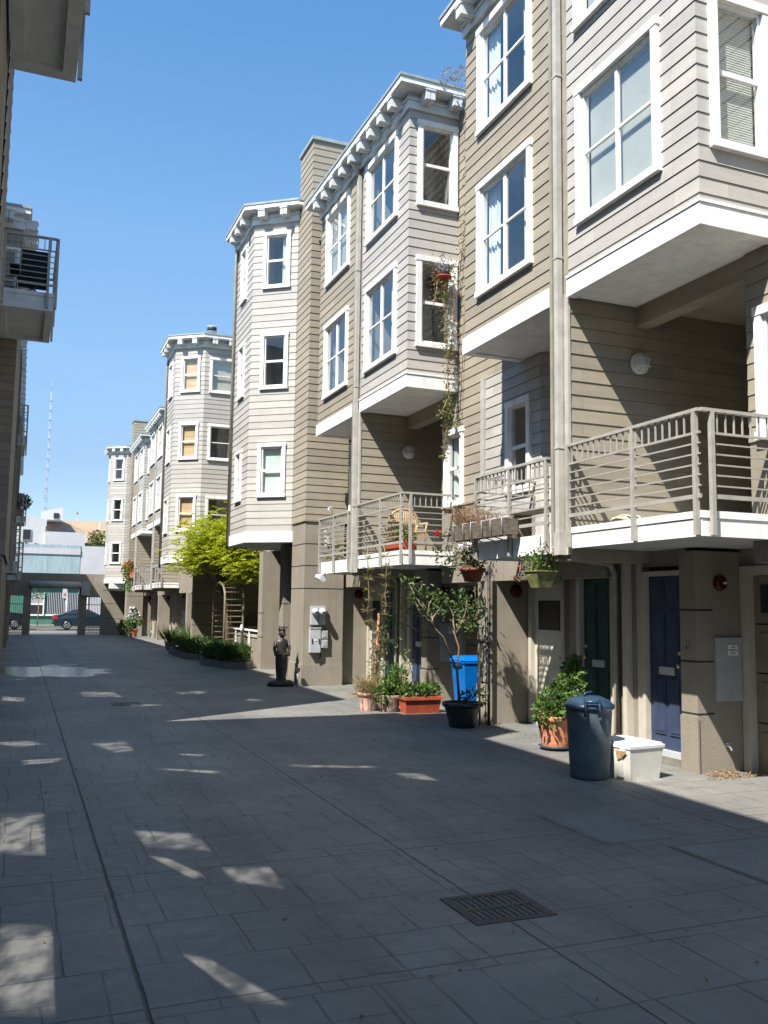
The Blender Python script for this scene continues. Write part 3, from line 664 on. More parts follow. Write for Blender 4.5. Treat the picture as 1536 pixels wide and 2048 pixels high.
y2 = 6.455+PER
A2 = unit_a(y2, 'pale townhouse with wicker chair on its balcony and vine beside its corner window', (0.46, 1.97, 6.07, 7.70), (0.46, 1.97, 8.54, 10.12), fills=('curtain', 'curtain'), ffills=('dark', 'dark'), style='slider', num='39')
B2 = unit_b(y2, 'taupe townhouse with tall clapboard chimney and electric meters at its far end', (2.95, 4.42, 6.08, 7.70), (2.95, 4.42, 8.54, 10.14), fills=('curtain', 'blind'), pwall=False)
# flush wall continuing in front of the nearest unit
fw_ = MB(); lo = [(XP, 6.87), (XP, 0.5)]
op = window(A1, lo[0], lo[1], 0.14, 0.84, 3.43, 4.78, 'hung', 'dark')
siding(fw_, lo, 3.47, ZT-0.4, TAUPE, {0: [op]}); fw_.box(XP, XP+0.3, 0.5, 6.87, 2.22, 3.46, STUC); fw_.box(XP+0.3, 16, 0.5, 6.8, 2.4, ZT-0.4, STUC); fw_.box(XP-0.02, XP, 0.5, 6.87, 3.43, 3.47, TAUPE)
fw_.box(6.9, XL+0.1, 0.5, 5.3, -0.3, 2.3, STUC)
fw_.build('flush_wall', A1)
def core(y0, y1, x=7.75, z1=10.5):
    k = MB(); k.box(x, 15.9, y0, y1, 5.62, z1, STUC); k.box(8.72, 15.9, y0, y1, -0.4, 5.6, STUC); return k
core(6.5, 8.9).build('rear_wall', A1); core(9.06, 12.4).build('rear_wall', B1); core(13.5, 15.86).build('rear_wall', A2); core(16.03, 18.9).build('rear_wall', B2)
# chimney and meter wall (part of B2's house)
def chimney(r, y, dz=0.0):
    mb = MB(); cp = [(6.3, y+1.0), (5.75, y+1.0), (5.75, y), (6.9, y)]
    siding(mb, cp, 3.62, 12.42, TAUPE); mb.box(5.76, 6.9, y+0.01, y+0.99, 3.6, 12.45, TAUPE); band(mb, [(6.9, y+1.0)]+cp[1:], -0.2, 0.05, 12.42, 12.50, FLASH); mb.prism([(5.74, y+1.0), (5.74, y), (6.9, y), (6.9, y+1.0)], 12.46, 12.52, FLASH)
    mb.box(5.72, 5.76, y-0.03, y+1.0, 3.58, 3.62, TAUPE); mb.box(5.76, 6.9, y-0.03, y+0.0, 3.58, 3.62, TAUPE)
    mb.build('chimney', r)
    mb = MB(); mb.box(5.75, 6.66, y, y+1.0, -0.5, 3.58, STUC); stucco_grooves(mb, 5.75, 6.66, y, y+1.0, (2.10, 2.60, 3.08)); mb.box(5.72, 6.66, y-0.025, y+1.0, -0.5, 0.46, STUC)
    mb.box(6.66, 7.4, y+0.2, y+1.0, -0.5, 3.6, STUC)
    mb.build('meter_wall', r)
    for x in (5.90, 6.07):
        k = MB(); k.box(x, x+0.155, y-0.09, y, 1.32+dz, 1.72+dz, METAL)
        n0 = len(k.v); k.lathe((0, 0, 0), [(0.078, 0), (0.078, 0.05), (0.07, 0.055), (0.068, 0.12), (0.055, 0.14), (0.001, 0.145)], METAL, 18)
        k.v[n0:] = [(x+0.078+a, y-0.09-c, 1.60+dz+b2) for a, b2, c in k.v[n0:]]; mo = k.build('electric_meter', r)
        g_ = MB(); g_.box(x+0.045, x+0.11, y-0.238, y-0.232, 1.565+dz, 1.60+dz, DARK); g_.build('dial', mo)
    k = MB(); k.box(5.885, 6.12, y-0.10, y, 0.72+dz, 1.25+dz, METAL); k.box(5.875, 6.13, y-0.11, y-0.1, 1.235+dz, 1.26+dz, METAL)
    co = k.build('electrical_cabinet', r); k = MB(); k.box(5.975, 6.03, y-0.106, y-0.1, 0.97+dz, 1.0+dz, WHITE); k.build('sticker', co)
    for xx in (5.92, 6.075): k = MB(); k.box(xx, xx+0.018, y-0.115, y-0.1, 0.92+dz, 1.02+dz, DARK); k.build('latch', co)
    for z in (1.02, 0.82): k = MB(); k.box(6.145, 6.285, y-0.085, y, z+dz, z+0.175+dz, METAL); k.box(6.17, 6.26, y-0.093, y-0.085, z+0.03+dz, z+0.145+dz, PANEL); k.box(6.17, 6.20, y-0.06, y-0.02, z-0.03+dz, z+dz, DARK); k.build('telephone_box', r)
    k = MB(); k.tube([(6.14, y-0.05, 0.72+dz), (6.13, y-0.07, 0.62+dz), (6.05, y-0.07, 0.58+dz)], 0.022, DARK, 6); k.build('conduit', r)
chimney(B2, 18.86)
k = MB(); k.lathe((7.2, 20.3, 10.6), [(0.16, 0), (0.16, 1.9), (0.2, 1.9), (0.2, 2.05), (0.23, 2.05), (0.23, 2.45), (0.05, 2.5)], METAL, 14); k.lathe((7.2, 20.3, 12.72), [(0.235, 0), (0.235, 0.3)], DARK, 14); k.build('flue', B2)
# ------------------------------------------------------------------ tall three-sided bay houses
def bay_house(label, pts, angled, aw, lane_w, rows, zb, zt, fills, back, y_wall, frontal=None, ffill=None, lane_fill='curtain'):
    """pts: wall polyline far->near; angled = index of the angled near face; rows = [(z0,z1)...] from the top"""
    r = thing('bay_house', (pts[1][0], pts[1][1], 0), label, 'bay house'); ops = {}
    for i, (z0, z1) in enumerate(rows):
        ops.setdefault(angled, []).append(window(r, pts[angled], pts[angled+1], aw[0], aw[1], z0, z1, 'hung', fills[i], cw=0.085))
        ops.setdefault(angled-1, []).append(window(r, pts[angled-1], pts[angled], lane_w[0], lane_w[1], z0-0.02, z1-0.02, 'hung', lane_fill, cw=0.085))
        if frontal: ops.setdefault(angled+1, []).append(window(r, pts[angled+1], pts[angled+2], frontal[0], frontal[1], z0-0.02, z1-0.04, 'wide', ffill[i], cw=0.085))
    mb = MB(); siding(mb, pts, zb+0.25, zt-0.40, LIGHT, ops); mb.build('bay_wall', r)
    mb = MB(); band(mb, pts, -0.1, 0.034, zb, zb+0.25, WHITE); mb.prism([(p[0]+0.03, p[1]) for p in pts]+back, zb+0.02, zb+0.06, GREYT); mb.build('bay_fascia', r)
    cornice(r, pts, zt, back=offs(pts, 0.22)+back)
    return r
P3 = [(6.4, 23.3), (5.73, 23.1), (4.83, 22.35), (4.83, 20.6), (5.73, 19.9), (6.3, 19.87)]
B3 = bay_house('tall pale house with a three-sided bay tower, between the chimney and the lime green tree', P3, 3, (0.26, 0.96), (0.55, 1.15), [(9.26, 10.67), (6.80, 8.18), (4.23, 5.51)], 3.18, 11.30, ('curtain', 'dark', 'shade'), [(6.9, 19.9), (6.9, 23.3)], 23.3)
mb = MB(); mb.box(6.35, 15.9, 19.9, 24.6, 3.2, 11.2, STUC); mb.build('rear_wall', B3)
mb = MB(); mb.box(6.13, 7.3, 24.0, 24.4, -0.5, 3.18, STUC); stucco_grooves(mb, 6.13, 6.2, 24.0, 24.4, (0.85, 1.5)); mb.box(5.86, 6.7, 20.9, 21.25, -0.5, 3.18, STUC); stucco_grooves(mb, 5.86, 6.0, 20.9, 21.25, (0.62, 1.2, 1.76)); mb.box(7.25, 7.4, 19.9, 24.4, -0.5, 3.2, STUC)
mb.box(6.0, 7.3, 19.87, 21.25, 2.1, 3.18, STUC)
mb.build('ground_floor_wall', B3)
door(B3, 7.22, 21.9, 22.8, 0.03, 2.1, BLUED); 
k = MB(); k.tube([(4.79, 22.30, 10.9), (4.77, 22.32, 10.6), (4.77, 22.32, 3.1)], 0.04, PIPE, 8); k.build('downpipe', B3)
P4 = [(6.4, 34.1), (5.6, 33.9), (4.66, 33.0), (4.66, 31.3), (5.56, 30.6), (8.4, 30.6)]
B4 = bay_house('tall pale house with tan window shades in its angled bay, behind the lime green tree', P4, 3, (0.24, 0.98), (0.45, 1.25), [(9.05, 10.34), (6.68, 7.98), (4.18, 5.46)], 3.12, 11.05, ('tan', 'tan', 'tan'), [(8.4, 34.1)], 34.1, (0.17, 1.95), ('blind', 'dark', 'dark'))
mb = MB(); mb.box(6.5, 15.9, 30.65, 34.6, 3.2, 11.0, STUC); mb.build('rear_wall', B4)
mb = MB(); mb.box(5.9, 9.6, 33.2, 33.5, -0.5, 3.15, STUC); stucco_grooves(mb, 5.9, 9.6, 33.2, 33.5, (0.95, 1.75, 2.5)); mb.box(7.3, 7.4, 33.5, 41, -0.5, 2.4, STUC); mb.build('ground_floor_wall', B4)
k = MB(); k.lathe((6.0, 31.9, 10.9), [(0.13, 0), (0.13, 0.62), (0.17, 0.62), (0.17, 0.9), (0.03, 0.93)], METAL, 12); k.lathe((6.0, 31.9, 11.62), [(0.175, 0), (0.175, 0.15)], DARK, 12); k.build('flue', B4)
k = MB(); k.tube([(4.62, 32.9, 10.6), (4.60, 32.92, 10.3), (4.60, 32.92, 3.0)], 0.04, PIPE, 8); k.build('downpipe', B4)
# courtyard back building
r = thing('courtyard_wall', (6.9, 27, 0), 'shaded stucco wall at the back of the little courtyard behind the garden arch', 'wall')
mb = MB(); siding(mb, [(7.2, 30.6), (7.2, 24.4)], 2.9, 10.6, TAUPE); mb.box(7.22, 15.9, 24.6, 30.6, 2.85, 10.7, STUC); mb.build('wall', r)
mb = MB(); mb.box(9.5, 9.7, 24.4, 33.2, -0.5, 2.9, STUC); mb.build('wall', r)
# far repeat of the row
DF = 35.0
ya = 6.455+DF; yb_ = ya+PER
A4 = unit_a(ya, 'far pale townhouse just past the bay with tan shades, planter on its balcony', (0.46, 1.97, 6.07, 7.70), (0.46, 1.97, 8.54, 10.12), fills=('curtain', 'curtain'), ffills=('curtain', 'dark'), num='35')
B4b = unit_b(ya, 'far taupe townhouse next to the overflowing flower balcony, halfway to the gate', (2.95, 4.42, 6.08, 7.70), (2.95, 4.42, 8.54, 10.14))
A5 = unit_a(yb_, 'far pale townhouse whose balcony overflows with orange and red flowers', (0.46, 1.97, 6.07, 7.70), (0.46, 1.97, 8.54, 10.12), fills=('curtain', 'curtain'), ffills=('curtain', 'curtain'), num='33')
B5 = unit_b(yb_, 'far taupe townhouse with meters on its wall, beside the most distant bay tower', (2.95, 4.42, 6.08, 7.70), (2.95, 4.42, 8.54, 10.14), pwall=False)
chimney(B5, 18.86+DF, -0.2)
for rr, a, b2 in ((A4, 6.5, 8.9), (B4b, 9.06, 12.4), (A5, 13.5, 15.86), (B5, 16.03, 18.9)): core(a+DF, b2+DF).build('rear_wall', rr)
P5 = [(6.4, 23.3+DF-0.6), (5.73, 23.1+DF-0.6), (4.68, 22.3+DF-0.3), (4.68, 20.5+DF), (5.55, 19.9+DF), (6.3, 19.87+DF)]
B6 = bay_house('most distant pale bay-windowed house beside the gate wall at the end of the lane', P5, 3, (0.20, 0.90), (0.55, 1.15), [(8.98, 10.36), (6.55, 7.92), (4.0, 5.30)], 2.86, 11.05, ('curtain', 'curtain', 'dark'), [(6.9, 19.9+DF), (6.9, 23.3+DF)], 58)
mb = MB(); mb.box(6.35, 15.9, 19.9+DF, 23.6+DF, 2.9, 10.9, STUC); mb.box(5.9, 6.9, 20.9+DF, 21.2+DF, -0.5, 2.9, STUC); mb.build('rear_wall', B6)
# filler wall between bay 4 and far pair
fw_ = MB(); siding(fw_, [(XP, ya+0.4), (XP, 34.0)], 3.47, ZT-0.4, TAUPE); fw_.box(XP, XP+0.3, 34.0, ya+0.4, 2.2, 3.46, STUC); fw_.box(XP+0.3, 16, 34, ya+0.3, 2.4, ZT-0.4, STUC); fw_.box(6.62, 7.4, 38.6, 39.0, -0.5, 2.2, STUC); fw_.build('flush_wall', A4)
# ------------------------------------------------------------------ left-hand row (in shade)
def left_balcony(root, x0, x1, y0, y1, z, rail=True):
    """panelled deck projecting towards the lane (+X)"""
    d = MB(); d.box(x0, x1, y0, y1, z+0.05, z+0.30, FRIEZE); d.box(x0, x1+0.015, y0-0.015, y1+0.015, z+0.24, z+0.31, FRIEZE)
    t = 0.12
    d.box(x0, x1, y0, y0+t, z, z+0.05, FRIEZE); d.box(x0, x1, y1-t, y1, z, z+0.05, FRIEZE); d.box(x1-t, x1, y0+t, y1-t, z, z+0.05, FRIEZE); d.box(x0, x0+t, y0+t, y1-t, z, z+0.05, FRIEZE)
    d.build('balcony_deck', root)
    n = max(2, round((y1-y0)/0.95))
    if rail: railing(root, [(x0+0.05, y0-0.03), (x1+0.03, y0-0.03), (x1+0.03, y1+0.03), (x0+0.05, y1+0.03)], z+1.27, z+0.44, [(x0+0.06, y0-0.036), (x1-0.10, y0-0.036)]+[(x1+0.036, y0+(y1-y0)*k/n) for k in range(n+1)], below=0.40)
LW = mat('left_siding', (0.285, 0.25, 0.195), 0.65, 0.06, 2.0, boards=True, bump=0.15, bscale=90, stretch=(1, 1, 5), streak=0.12)
L1 = thing('row_house', (-0.4, 4, 0), 'nearest house on the left, only its eave-like balcony underside and siding edge showing', 'townhouse')
from mathutils.geometry import tessellate_polygon
PANE_ = []
def patch_pane_mat(name, t):  # mottled see-through sheet that dims and dapples the added sun patches
    m = bpy.data.materials.new(name); m.use_nodes = True; N, L = m.node_tree.nodes, m.node_tree.links; N.remove(N['Principled BSDF'])
    tr = N.new('ShaderNodeBsdfTransparent'); tr.inputs[0].default_value = (t, t, t*0.97, 1); g = N.new('ShaderNodeNewGeometry'); nz = N.new('ShaderNodeTexNoise'); nz.inputs['Scale'].default_value = 4.5; nz.inputs['Detail'].default_value = 2; L.new(g.outputs['Position'], nz.inputs['Vector'])
    mr = N.new('ShaderNodeMapRange'); mr.interpolation_type = 'SMOOTHSTEP'; mr.inputs['From Min'].default_value = 0.32; mr.inputs['From Max'].default_value = 0.66; mr.inputs['To Min'].default_value = t*0.25; mr.inputs['To Max'].default_value = min(1, t*1.35); L.new(nz.outputs['Fac'], mr.inputs['Value']); L.new(mr.outputs[0], tr.inputs[0])
    L.new(tr.outputs[0], N['Material Output'].inputs[0]); return m
PATCH_PANES = [patch_pane_mat('sun_patch_pane', 0.03+0.50*((i+0.5)/7)) for i in range(7)]
def gobo_wall(root, x, outer, holes, th=0.05, across=False):
    """thin street wall of the left-hand houses with added openings that throw sun patches on the lane"""
    mb = MB(); loops = [[Vector((y, z, 0)) for y, z in l] for l in [outer]+holes]; flat = [p for l in loops for p in l]
    for t in tessellate_polygon(loops):
        for xx in (x, x-th): mb.face([((flat[i].x, xx, flat[i].y) if across else (xx, flat[i].x, flat[i].y)) for i in t], STUC)
    mb.build('street_gobo_wall', root)
    for h in holes:
        c = (sum(p[0] for p in h)/len(h), sum(p[1] for p in h)/len(h)); k = MB(); xx = x-th*0.5; fs = [1-0.42*i/7 for i in range(8)]
        for i in range(7):      # nested rings, more opaque at the rim, soften the thrown sun patch
            o_ = [((c[0]+(p[0]-c[0])*fs[i]), (c[1]+(p[1]-c[1])*fs[i])) for p in h]; q = [((c[0]+(p[0]-c[0])*fs[i+1]), (c[1]+(p[1]-c[1])*fs[i+1])) for p in h]
            for i2 in range(len(h)): j = (i2+1) % len(h); k.face([((p[0], xx, p[1]) if across else (xx, *p)) for p in (o_[i2], o_[j], q[j], q[i2])], PATCH_PANES[i])
        k.face([((p[0], xx, p[1]) if across else (xx, *p)) for p in q], PATCH_PANES[6])
        k.build('window', root)  # added pane filling a patch-shaped opening, no window of the house
gobo_wall(L1, -0.36, [(-9, -0.3), (9.86, -0.3), (9.86, 9.02), (-9, 9.02)], [
    [(8.15, 0.42), (7.75, 1.06), (6.35, 1.02), (6.75, 0.46)], [(5.35, 0.50), (4.95, 1.02), (3.80, 0.98), (4.10, 0.52)],
    [(6.60, 1.92), (6.02, 2.66), (5.40, 2.72), (5.98, 1.98)], [(5.86, 1.93), (5.60, 2.20), (4.90, 2.50), (5.02, 2.26)], [(5.14, 2.58), (4.76, 3.16), (4.26, 3.08), (4.72, 2.62)],
    [(4.05, 1.82), (3.80, 2.08), (2.95, 2.46), (3.20, 2.12)], [(9.45, 3.35), (9.10, 3.88), (9.0, 3.70), (9.40, 3.30)], [(8.86, 2.78), (8.0, 3.80), (7.92, 3.66), (8.72, 2.76)],
    [(7.79, 4.85), (6.80, 6.28), (6.62, 6.34), (7.55, 4.92)], [(6.39, 6.28), (6.08, 6.74), (5.58, 6.76), (6.04, 6.32)], [(2.2, 0.75), (1.9, 1.3), (0.9, 1.2), (1.3, 0.7)]])
gobo_wall(L1, 9.86, [(-7, -0.3), (-0.37, -0.3), (-0.37, 9.02), (-7, 9.02)], [[(-2.45, 5.1), (-2.2, 5.42), (-0.75, 3.25), (-0.8, 2.95)], [(-4.3, 6.2), (-3.9, 6.3), (-2.9, 5.1), (-3.2, 4.9)], [(-5.2, 7.9), (-4.6, 8.1), (-4.2, 7.3), (-4.8, 7.1)], [(-1.6, 2.6), (-1.2, 2.7), (-0.7, 1.8), (-1.0, 1.7)]], across=True)
mb = MB(); siding(mb, [(-0.9, 9.88), (-0.34, 9.88), (-0.34, 8.7)], 4.2, 9.02, LW); mb.build('wall', L1)
mb = MB(); mb.box(-1.1, -0.33, -9, 9.93, 9.02, 9.32, FRIEZE); mb.box(-1.1, -0.30, -9, 9.96, 9.32, 9.45, FLASH); mb.box(-7, -1.1, 9.6, 9.93, 9.02, 9.45, FRIEZE); mb.build('roof', L1)
mb = MB(); mb.box(-2.6, -0.36, 6.95, 9.2, 9.45, 10.62, LW); mb.box(-2.66, -0.32, 6.9, 9.25, 10.62, 10.68, FLASH); mb.build('shadow_block', L1)  # unseen block added on the roof to shape the shadow at the right-hand piers
left_balcony(L1, -0.33, 0.24, 3.4, 8.62, 6.68)
L2 = thing('row_house', (-0.7, 16, 0), 'second house on the left with black folding chair on its high balcony', 'townhouse')
gobo_wall(L2, -0.74, [(12.0, -0.3), (18.2, -0.3), (18.2, 9.3), (12.0, 9.3)], [[(13.5, 2.80), (12.5, 3.98), (12.35, 3.5), (13.2, 2.72)], [(15.72, 0.75), (14.57, 2.02), (13.36, 1.90), (14.24, 0.80)], [(12.95, 0.8), (12.22, 1.65), (12.1, 1.2), (12.5, 0.75)], [(17.73, 2.9), (16.88, 3.95), (15.69, 4.12), (16.5, 2.94)], [(15.96, 5.55), (15.69, 6.74), (14.99, 6.48), (15.45, 5.58)], [(17.9, 0.8), (17.2, 1.5), (16.4, 1.45), (17.0, 0.8)], [(14.6, 4.0), (14.0, 4.9), (13.7, 4.8), (14.3, 3.95)], [(13.7, 7.2), (13.3, 7.7), (13.0, 7.6), (13.3, 7.15)]])
mb = MB(); mb.box(-7, -0.8, 12.0, 12.15, -0.3, 9.3, STUC); siding(mb, [(-0.70, 18.1), (-0.30, 18.1)], 2.6, 9.0, LW)
mb.box(-2, -0.34, 18.14, 24, -0.3, 9.0, STUC); siding(mb, [(-0.30, 24), (-0.30, 18.1)], 2.6, 9.0, LW); mb.box(-0.7, -0.5, 12.25, 18.1, 2.2, 2.5, FRIEZE); mb.build('wall', L2)
mb = MB(); mb.box(-1.3, -0.70, 11.98, 18, 9.3, 9.85, FRIEZE); mb.build('roof', L2)
cornice(L2, [(-0.8, 18.1), (-0.33, 18.1), (-0.33, 24)], 9.30, ov=0.15, step=0.4, back=[(-2, 18.1), (-0.3, 18.1), (-0.3, 24), (-2, 24)])
window(L2, (-0.70, 18.1), (-0.30, 18.1), 0.02, 0.36, 7.2, 8.5, 'hung', 'shade', cw=0.05)
left_balcony(L2, -0.6, 0.27, 16.0, 18.05, 6.70)
L3 = thing('row_house', (-0.7, 34, 0), 'long row of shaded houses at left running back to the gate wall', 'townhouse')
mb = MB(); mb.box(-7, -0.50, 24, 56.2, -0.5, 9.0, STUC); siding(mb, [(-0.46, 24), (-0.46, 56)], 2.6, 9.0, LW); mb.build('wall', L3)
for a, b2 in ((27.5, 30.0), (37.5, 40.0), (47, 50)):
    mb = MB(); mb.box(-0.5, -0.34, a, b2, 2.6, 9.0, STUC); siding(mb, [(-0.6, a-0.02), (-0.32, a-0.02), (-0.32, b2)], 2.6, 9.0, LW); mb.build('bay_wall', L3)
cornice(L3, [(-0.8, 24.05), (-0.47, 24.05), (-0.47, 56)], 9.32, ov=0.16, step=0.9, back=[(-7, 24), (-0.4, 24), (-0.4, 56), (-7, 56)])
left_balcony(L3, -0.5, -0.10, 30.2, 32.6, 6.65)
left_balcony(L3, -0.5, 0.02, 44.0, 46.2, 5.3)
left_balcony(L3, -0.5, -0.12, 24.6, 26.8, 2.45)
left_balcony(L3, -0.5, -0.02, 33.0, 36.0, 2.45)
for y in (26, 36.5, 43): mb = MB(); mb.box(-0.50, -0.38, y, y+0.1, 0, 9, PIPE); mb.build('downpipe', L3)
# ------------------------------------------------------------------ gate wall at the end of the lane
YG = 56.5; zg = gz(YG)
G = thing('gate_wall', (1.9, YG, zg), 'dark taupe wall closing the lane, with a wide drive opening and two side gates', 'wall')
mb = MB(); k_ = [(-7, -0.70), (0.20, 0.62), (3.28, 3.72), (4.55, 7.5)]
for a, b2 in k_: mb.box(a, b2, YG, YG+0.45, zg-0.3, 3.40, STUC)
mb.box(-0.70, 0.20, YG, YG+0.45, 2.05, 3.40, STUC); mb.box(0.62, 3.28, YG, YG+0.45, 2.50, 3.40, STUC); mb.box(3.72, 4.55, YG, YG+0.45, 2.02, 3.40, STUC)
for z in (0.75, 1.65, 2.45): mb.box(4.6, 5.7, YG-0.003, YG-0.0005, z, z+0.02, DARK)
mb.build('wall', G)
mb = MB(); mb.tube([(0.50, YG-0.22, 2.72), (3.38, YG-0.22, 2.72)], 0.21, PANEL, 14); mb.build('roller_shutter', G)
mb = MB(); mb.box(3.38, 3.86, YG-0.42, YG-0.003, 2.12, 2.94, PANEL); mb.build('motor_box', G)
for x0, x1, zt in ((-0.70, 0.20, 2.05), (3.72, 4.55, 2.02)):
    mb = MB(); n = 9
    for i in range(n+1): mb.box(x0+(x1-x0)*i/n-0.012, x0+(x1-x0)*i/n+0.012, YG+0.15, YG+0.175, zg+0.03, zt, DARK)
    for z in (zg+0.08, zg+0.42, 1.55): mb.box(x0, x1, YG+0.145, YG+0.18, z, z+0.04, DARK)
    mb.build('side_gate', G)
mb = MB(); mb.box(4.85, 5.9, YG-1.3, YG-0.9, 2.55, 3.0, WHITE); mb.tube([(4.9, YG-1.1, 2.5), (5.9, YG-1.1, 2.45)], 0.07, WHITE, 8); mb.build('lamp_housing', G)
# ------------------------------------------------------------------ across the street
GREENP = mat('green_paint', (0.075, 0.20, 0.145), 0.6, 0.1, 1.5, streak=0.3); TEAL = mat('teal_render', (0.33, 0.43, 0.445), 0.8, 0.12, 1.2, stretch=(4, 1, 0.4))
PINKW = mat('off_white_render', (0.52, 0.50, 0.51), 0.8, 0.05, 1)
SHOP = thing('commercial_building', (2.5, 76.2, ZS), 'low green and teal commercial building with barred windows across the street', 'building')
mb = MB(); Y = 76.2
mb.box(-20, 4.35, Y, Y+12, ZS, 2.75, GREENP); mb.box(-20, 4.35, Y-0.12, Y+0.3, 2.75, 3.0, PINKW); mb.box(-20, 4.35, Y-0.05, Y+12, 3.0, 5.50, TEAL); mb.box(-20, 4.35, Y-0.12, Y+12, 5.50, 5.95, PINKW); mb.box(-20, 4.35, Y-0.08, Y+12, 5.95, 6.25, TEAL)
mb.box(4.35, 30, Y-0.02, Y+12, ZS, 6.23, PINKW); mb.box(-20, 30, Y-0.04, Y, ZS, 0.32, GREENP); mb.build('wall', SHOP)
for x0, x1, bars in ((0.75, 1.72, 0), (2.0, 3.45, 1), (3.6, 5.0, 1)):
    mb = MB(); mb.box(x0, x1, Y-0.06, Y-0.045, 0.72, 2.4, DARK if bars else PANEL)
    mb.box(x0-0.08, x1+0.1, Y-0.14, Y-0.04, 0.60, 0.72, WHITE); mb.box(x1, x1+0.1, Y-0.12, Y-0.04, 0.72, 2.4, WHITE)
    if not bars: mb.box(x0, x1, Y-0.1, Y-0.06, 1.45, 1.55, WHITE); mb.box(x0, x1, Y-0.07, Y-0.06, 0.72, 1.45, DARK)
    wn = mb.build('window', SHOP)
    if bars:
        k = MB()
        for i in range(11): k.box(x0+(x1-x0)*(i+0.5)/11-0.025, x0+(x1-x0)*(i+0.5)/11+0.025, Y-0.11, Y-0.07, 0.72, 2.4, METAL)
        k.build('window_bars', wn)
SIDW = mat('white_siding', (0.50, 0.50, 0.50), 0.7, 0.04, 2); BRNR = mat('brown_roof', (0.36, 0.26, 0.19), 0.9, 0.15, 2); ORNG = mat('ochre_render', (0.62, 0.46, 0.32), 0.9, 0.08, 0.5)
H1 = thing('house', (0, 104, 0), 'white sided house with dark windows on the hill above the teal building', 'house')
mb = MB(); mb.prism([(-9, 104), (2.2, 104), (2.2, 118), (-9, 118)], -0.6, 9.9, SIDW); mb.hexa([(-9, 104, 9.9), (2.3, 104, 9.9), (2.3, 118, 9.9), (-9, 118, 9.9), (-4, 104, 12.0), (2.3, 104, 10.6), (2.3, 118, 10.6), (-4, 118, 12.0)], SIDW)
mb.box(2.2, 6.3, 103, 116, -0.6, 9.25, SIDW)
mb.build('wall', H1)
for x, z in ((0.35, 8.9), (0.1, 6.3), (-2.2, 6.4)): k = MB(); k.box(x-0.45, x+0.45, 103.9, 103.96, z-0.6, z+0.6, METAL); k.box(x-0.38, x+0.38, 103.88, 103.9, z-0.53, z+0.53, DARK); k.build('window', H1)
H2 = thing('house', (6, 120, 0), 'brown hip-roofed house behind the white house', 'house')
mb = MB(); mb.box(2, 13, 112, 126, -0.6, 8.7, mat('brown_wall', (0.30, 0.24, 0.19), 0.9, 0.1, 1)); mb.build('wall', H2)
mb = MB(); mb.hexa([(1.6, 111.5, 8.7), (13.4, 111.5, 8.7), (13.4, 126, 8.7), (1.6, 126, 8.7), (2.0, 116, 12.4), (7.5, 117, 10.4), (8, 124, 10.4), (2, 124, 12.4)], BRNR); mb.build('roof', H2)
k = MB(); k.hexa([(1.9, 112, 11.3), (4.2, 112, 11.3), (4.2, 116, 11.3), (1.9, 116, 11.3), (1.9, 112, 12.2), (4.2, 112, 12.9), (4.2, 116, 12.9), (1.9, 116, 12.2)], SIDW); k.box(3.2, 3.8, 111.9, 112, 11.5, 12.1, DARK); k.build('dormer', H2)
H3 = thing('apartment_block', (10, 150, 0), 'long ochre apartment block on the skyline', 'building')
mb = MB(); mb.box(5, 12.0, 140, 160, -0.6, 13.7, ORNG); mb.box(12, 24, 138, 160, -0.6, 12.4, ORNG); mb.box(10.2, 14.5, 134, 138, -0.6, 13.2, ORNG); mb.build('wall', H3)
k = MB(); k.box(7.2, 7.5, 141, 141.3, 13.7, 15.0, METAL); k.box(7.1, 7.6, 140.9, 141.4, 15.0, 15.2, METAL); k.build('flue', H3)
for x, y, z, s in ((0.0, 88, 6.25, 0.8), (1.2, 88, 6.25, 0.6), (1.9, 89, 6.25, 0.5)):
    k = MB(); blob(k, (x, y, z+s*0.5), s*0.7, 220, 0.22, 0.1, LEAF); k.tube([(x, y, 6.2), (x, y, z+s*0.6)], 0.05, BARK, 5); top(k, 'roof_shrub', 'shrub on the teal building roof'+{0.8: ', tallest of three', 0.6: ', middle of three', 0.5: ', smallest of three'}[s], 'shrub', 'shrubs on the teal roof')
k = MB(); k.lathe((5.0, 84, 6.2), [(1.15, 0), (1.0, 0.22), (0.6, 0.38), (0.05, 0.45)], WHITE, 20); top(k, 'skylight_dome', 'white skylight dome on the teal building roof', 'skylight')
tr_ = thing('backyard_tree', (8.3, 100, 0), 'olive bushy tree between the white house and the last bay tower', 'tree')
k = MB(); blob(k, (7.8, 100, 7.3), 1.5, 700, 0.35, 0.18, LEAF, 1.2); blob(k, (7.2, 99.5, 8.6), 0.8, 260, 0.3, 0.15, VINEL); k.build('crown', tr_)
k = MB(); k.tube([(7.8, 100, -0.6), (7.7, 100, 4), (7.8, 100, 7)], [0.2, 0.15, 0.08], BARK, 7); k.build('trunk', tr_)
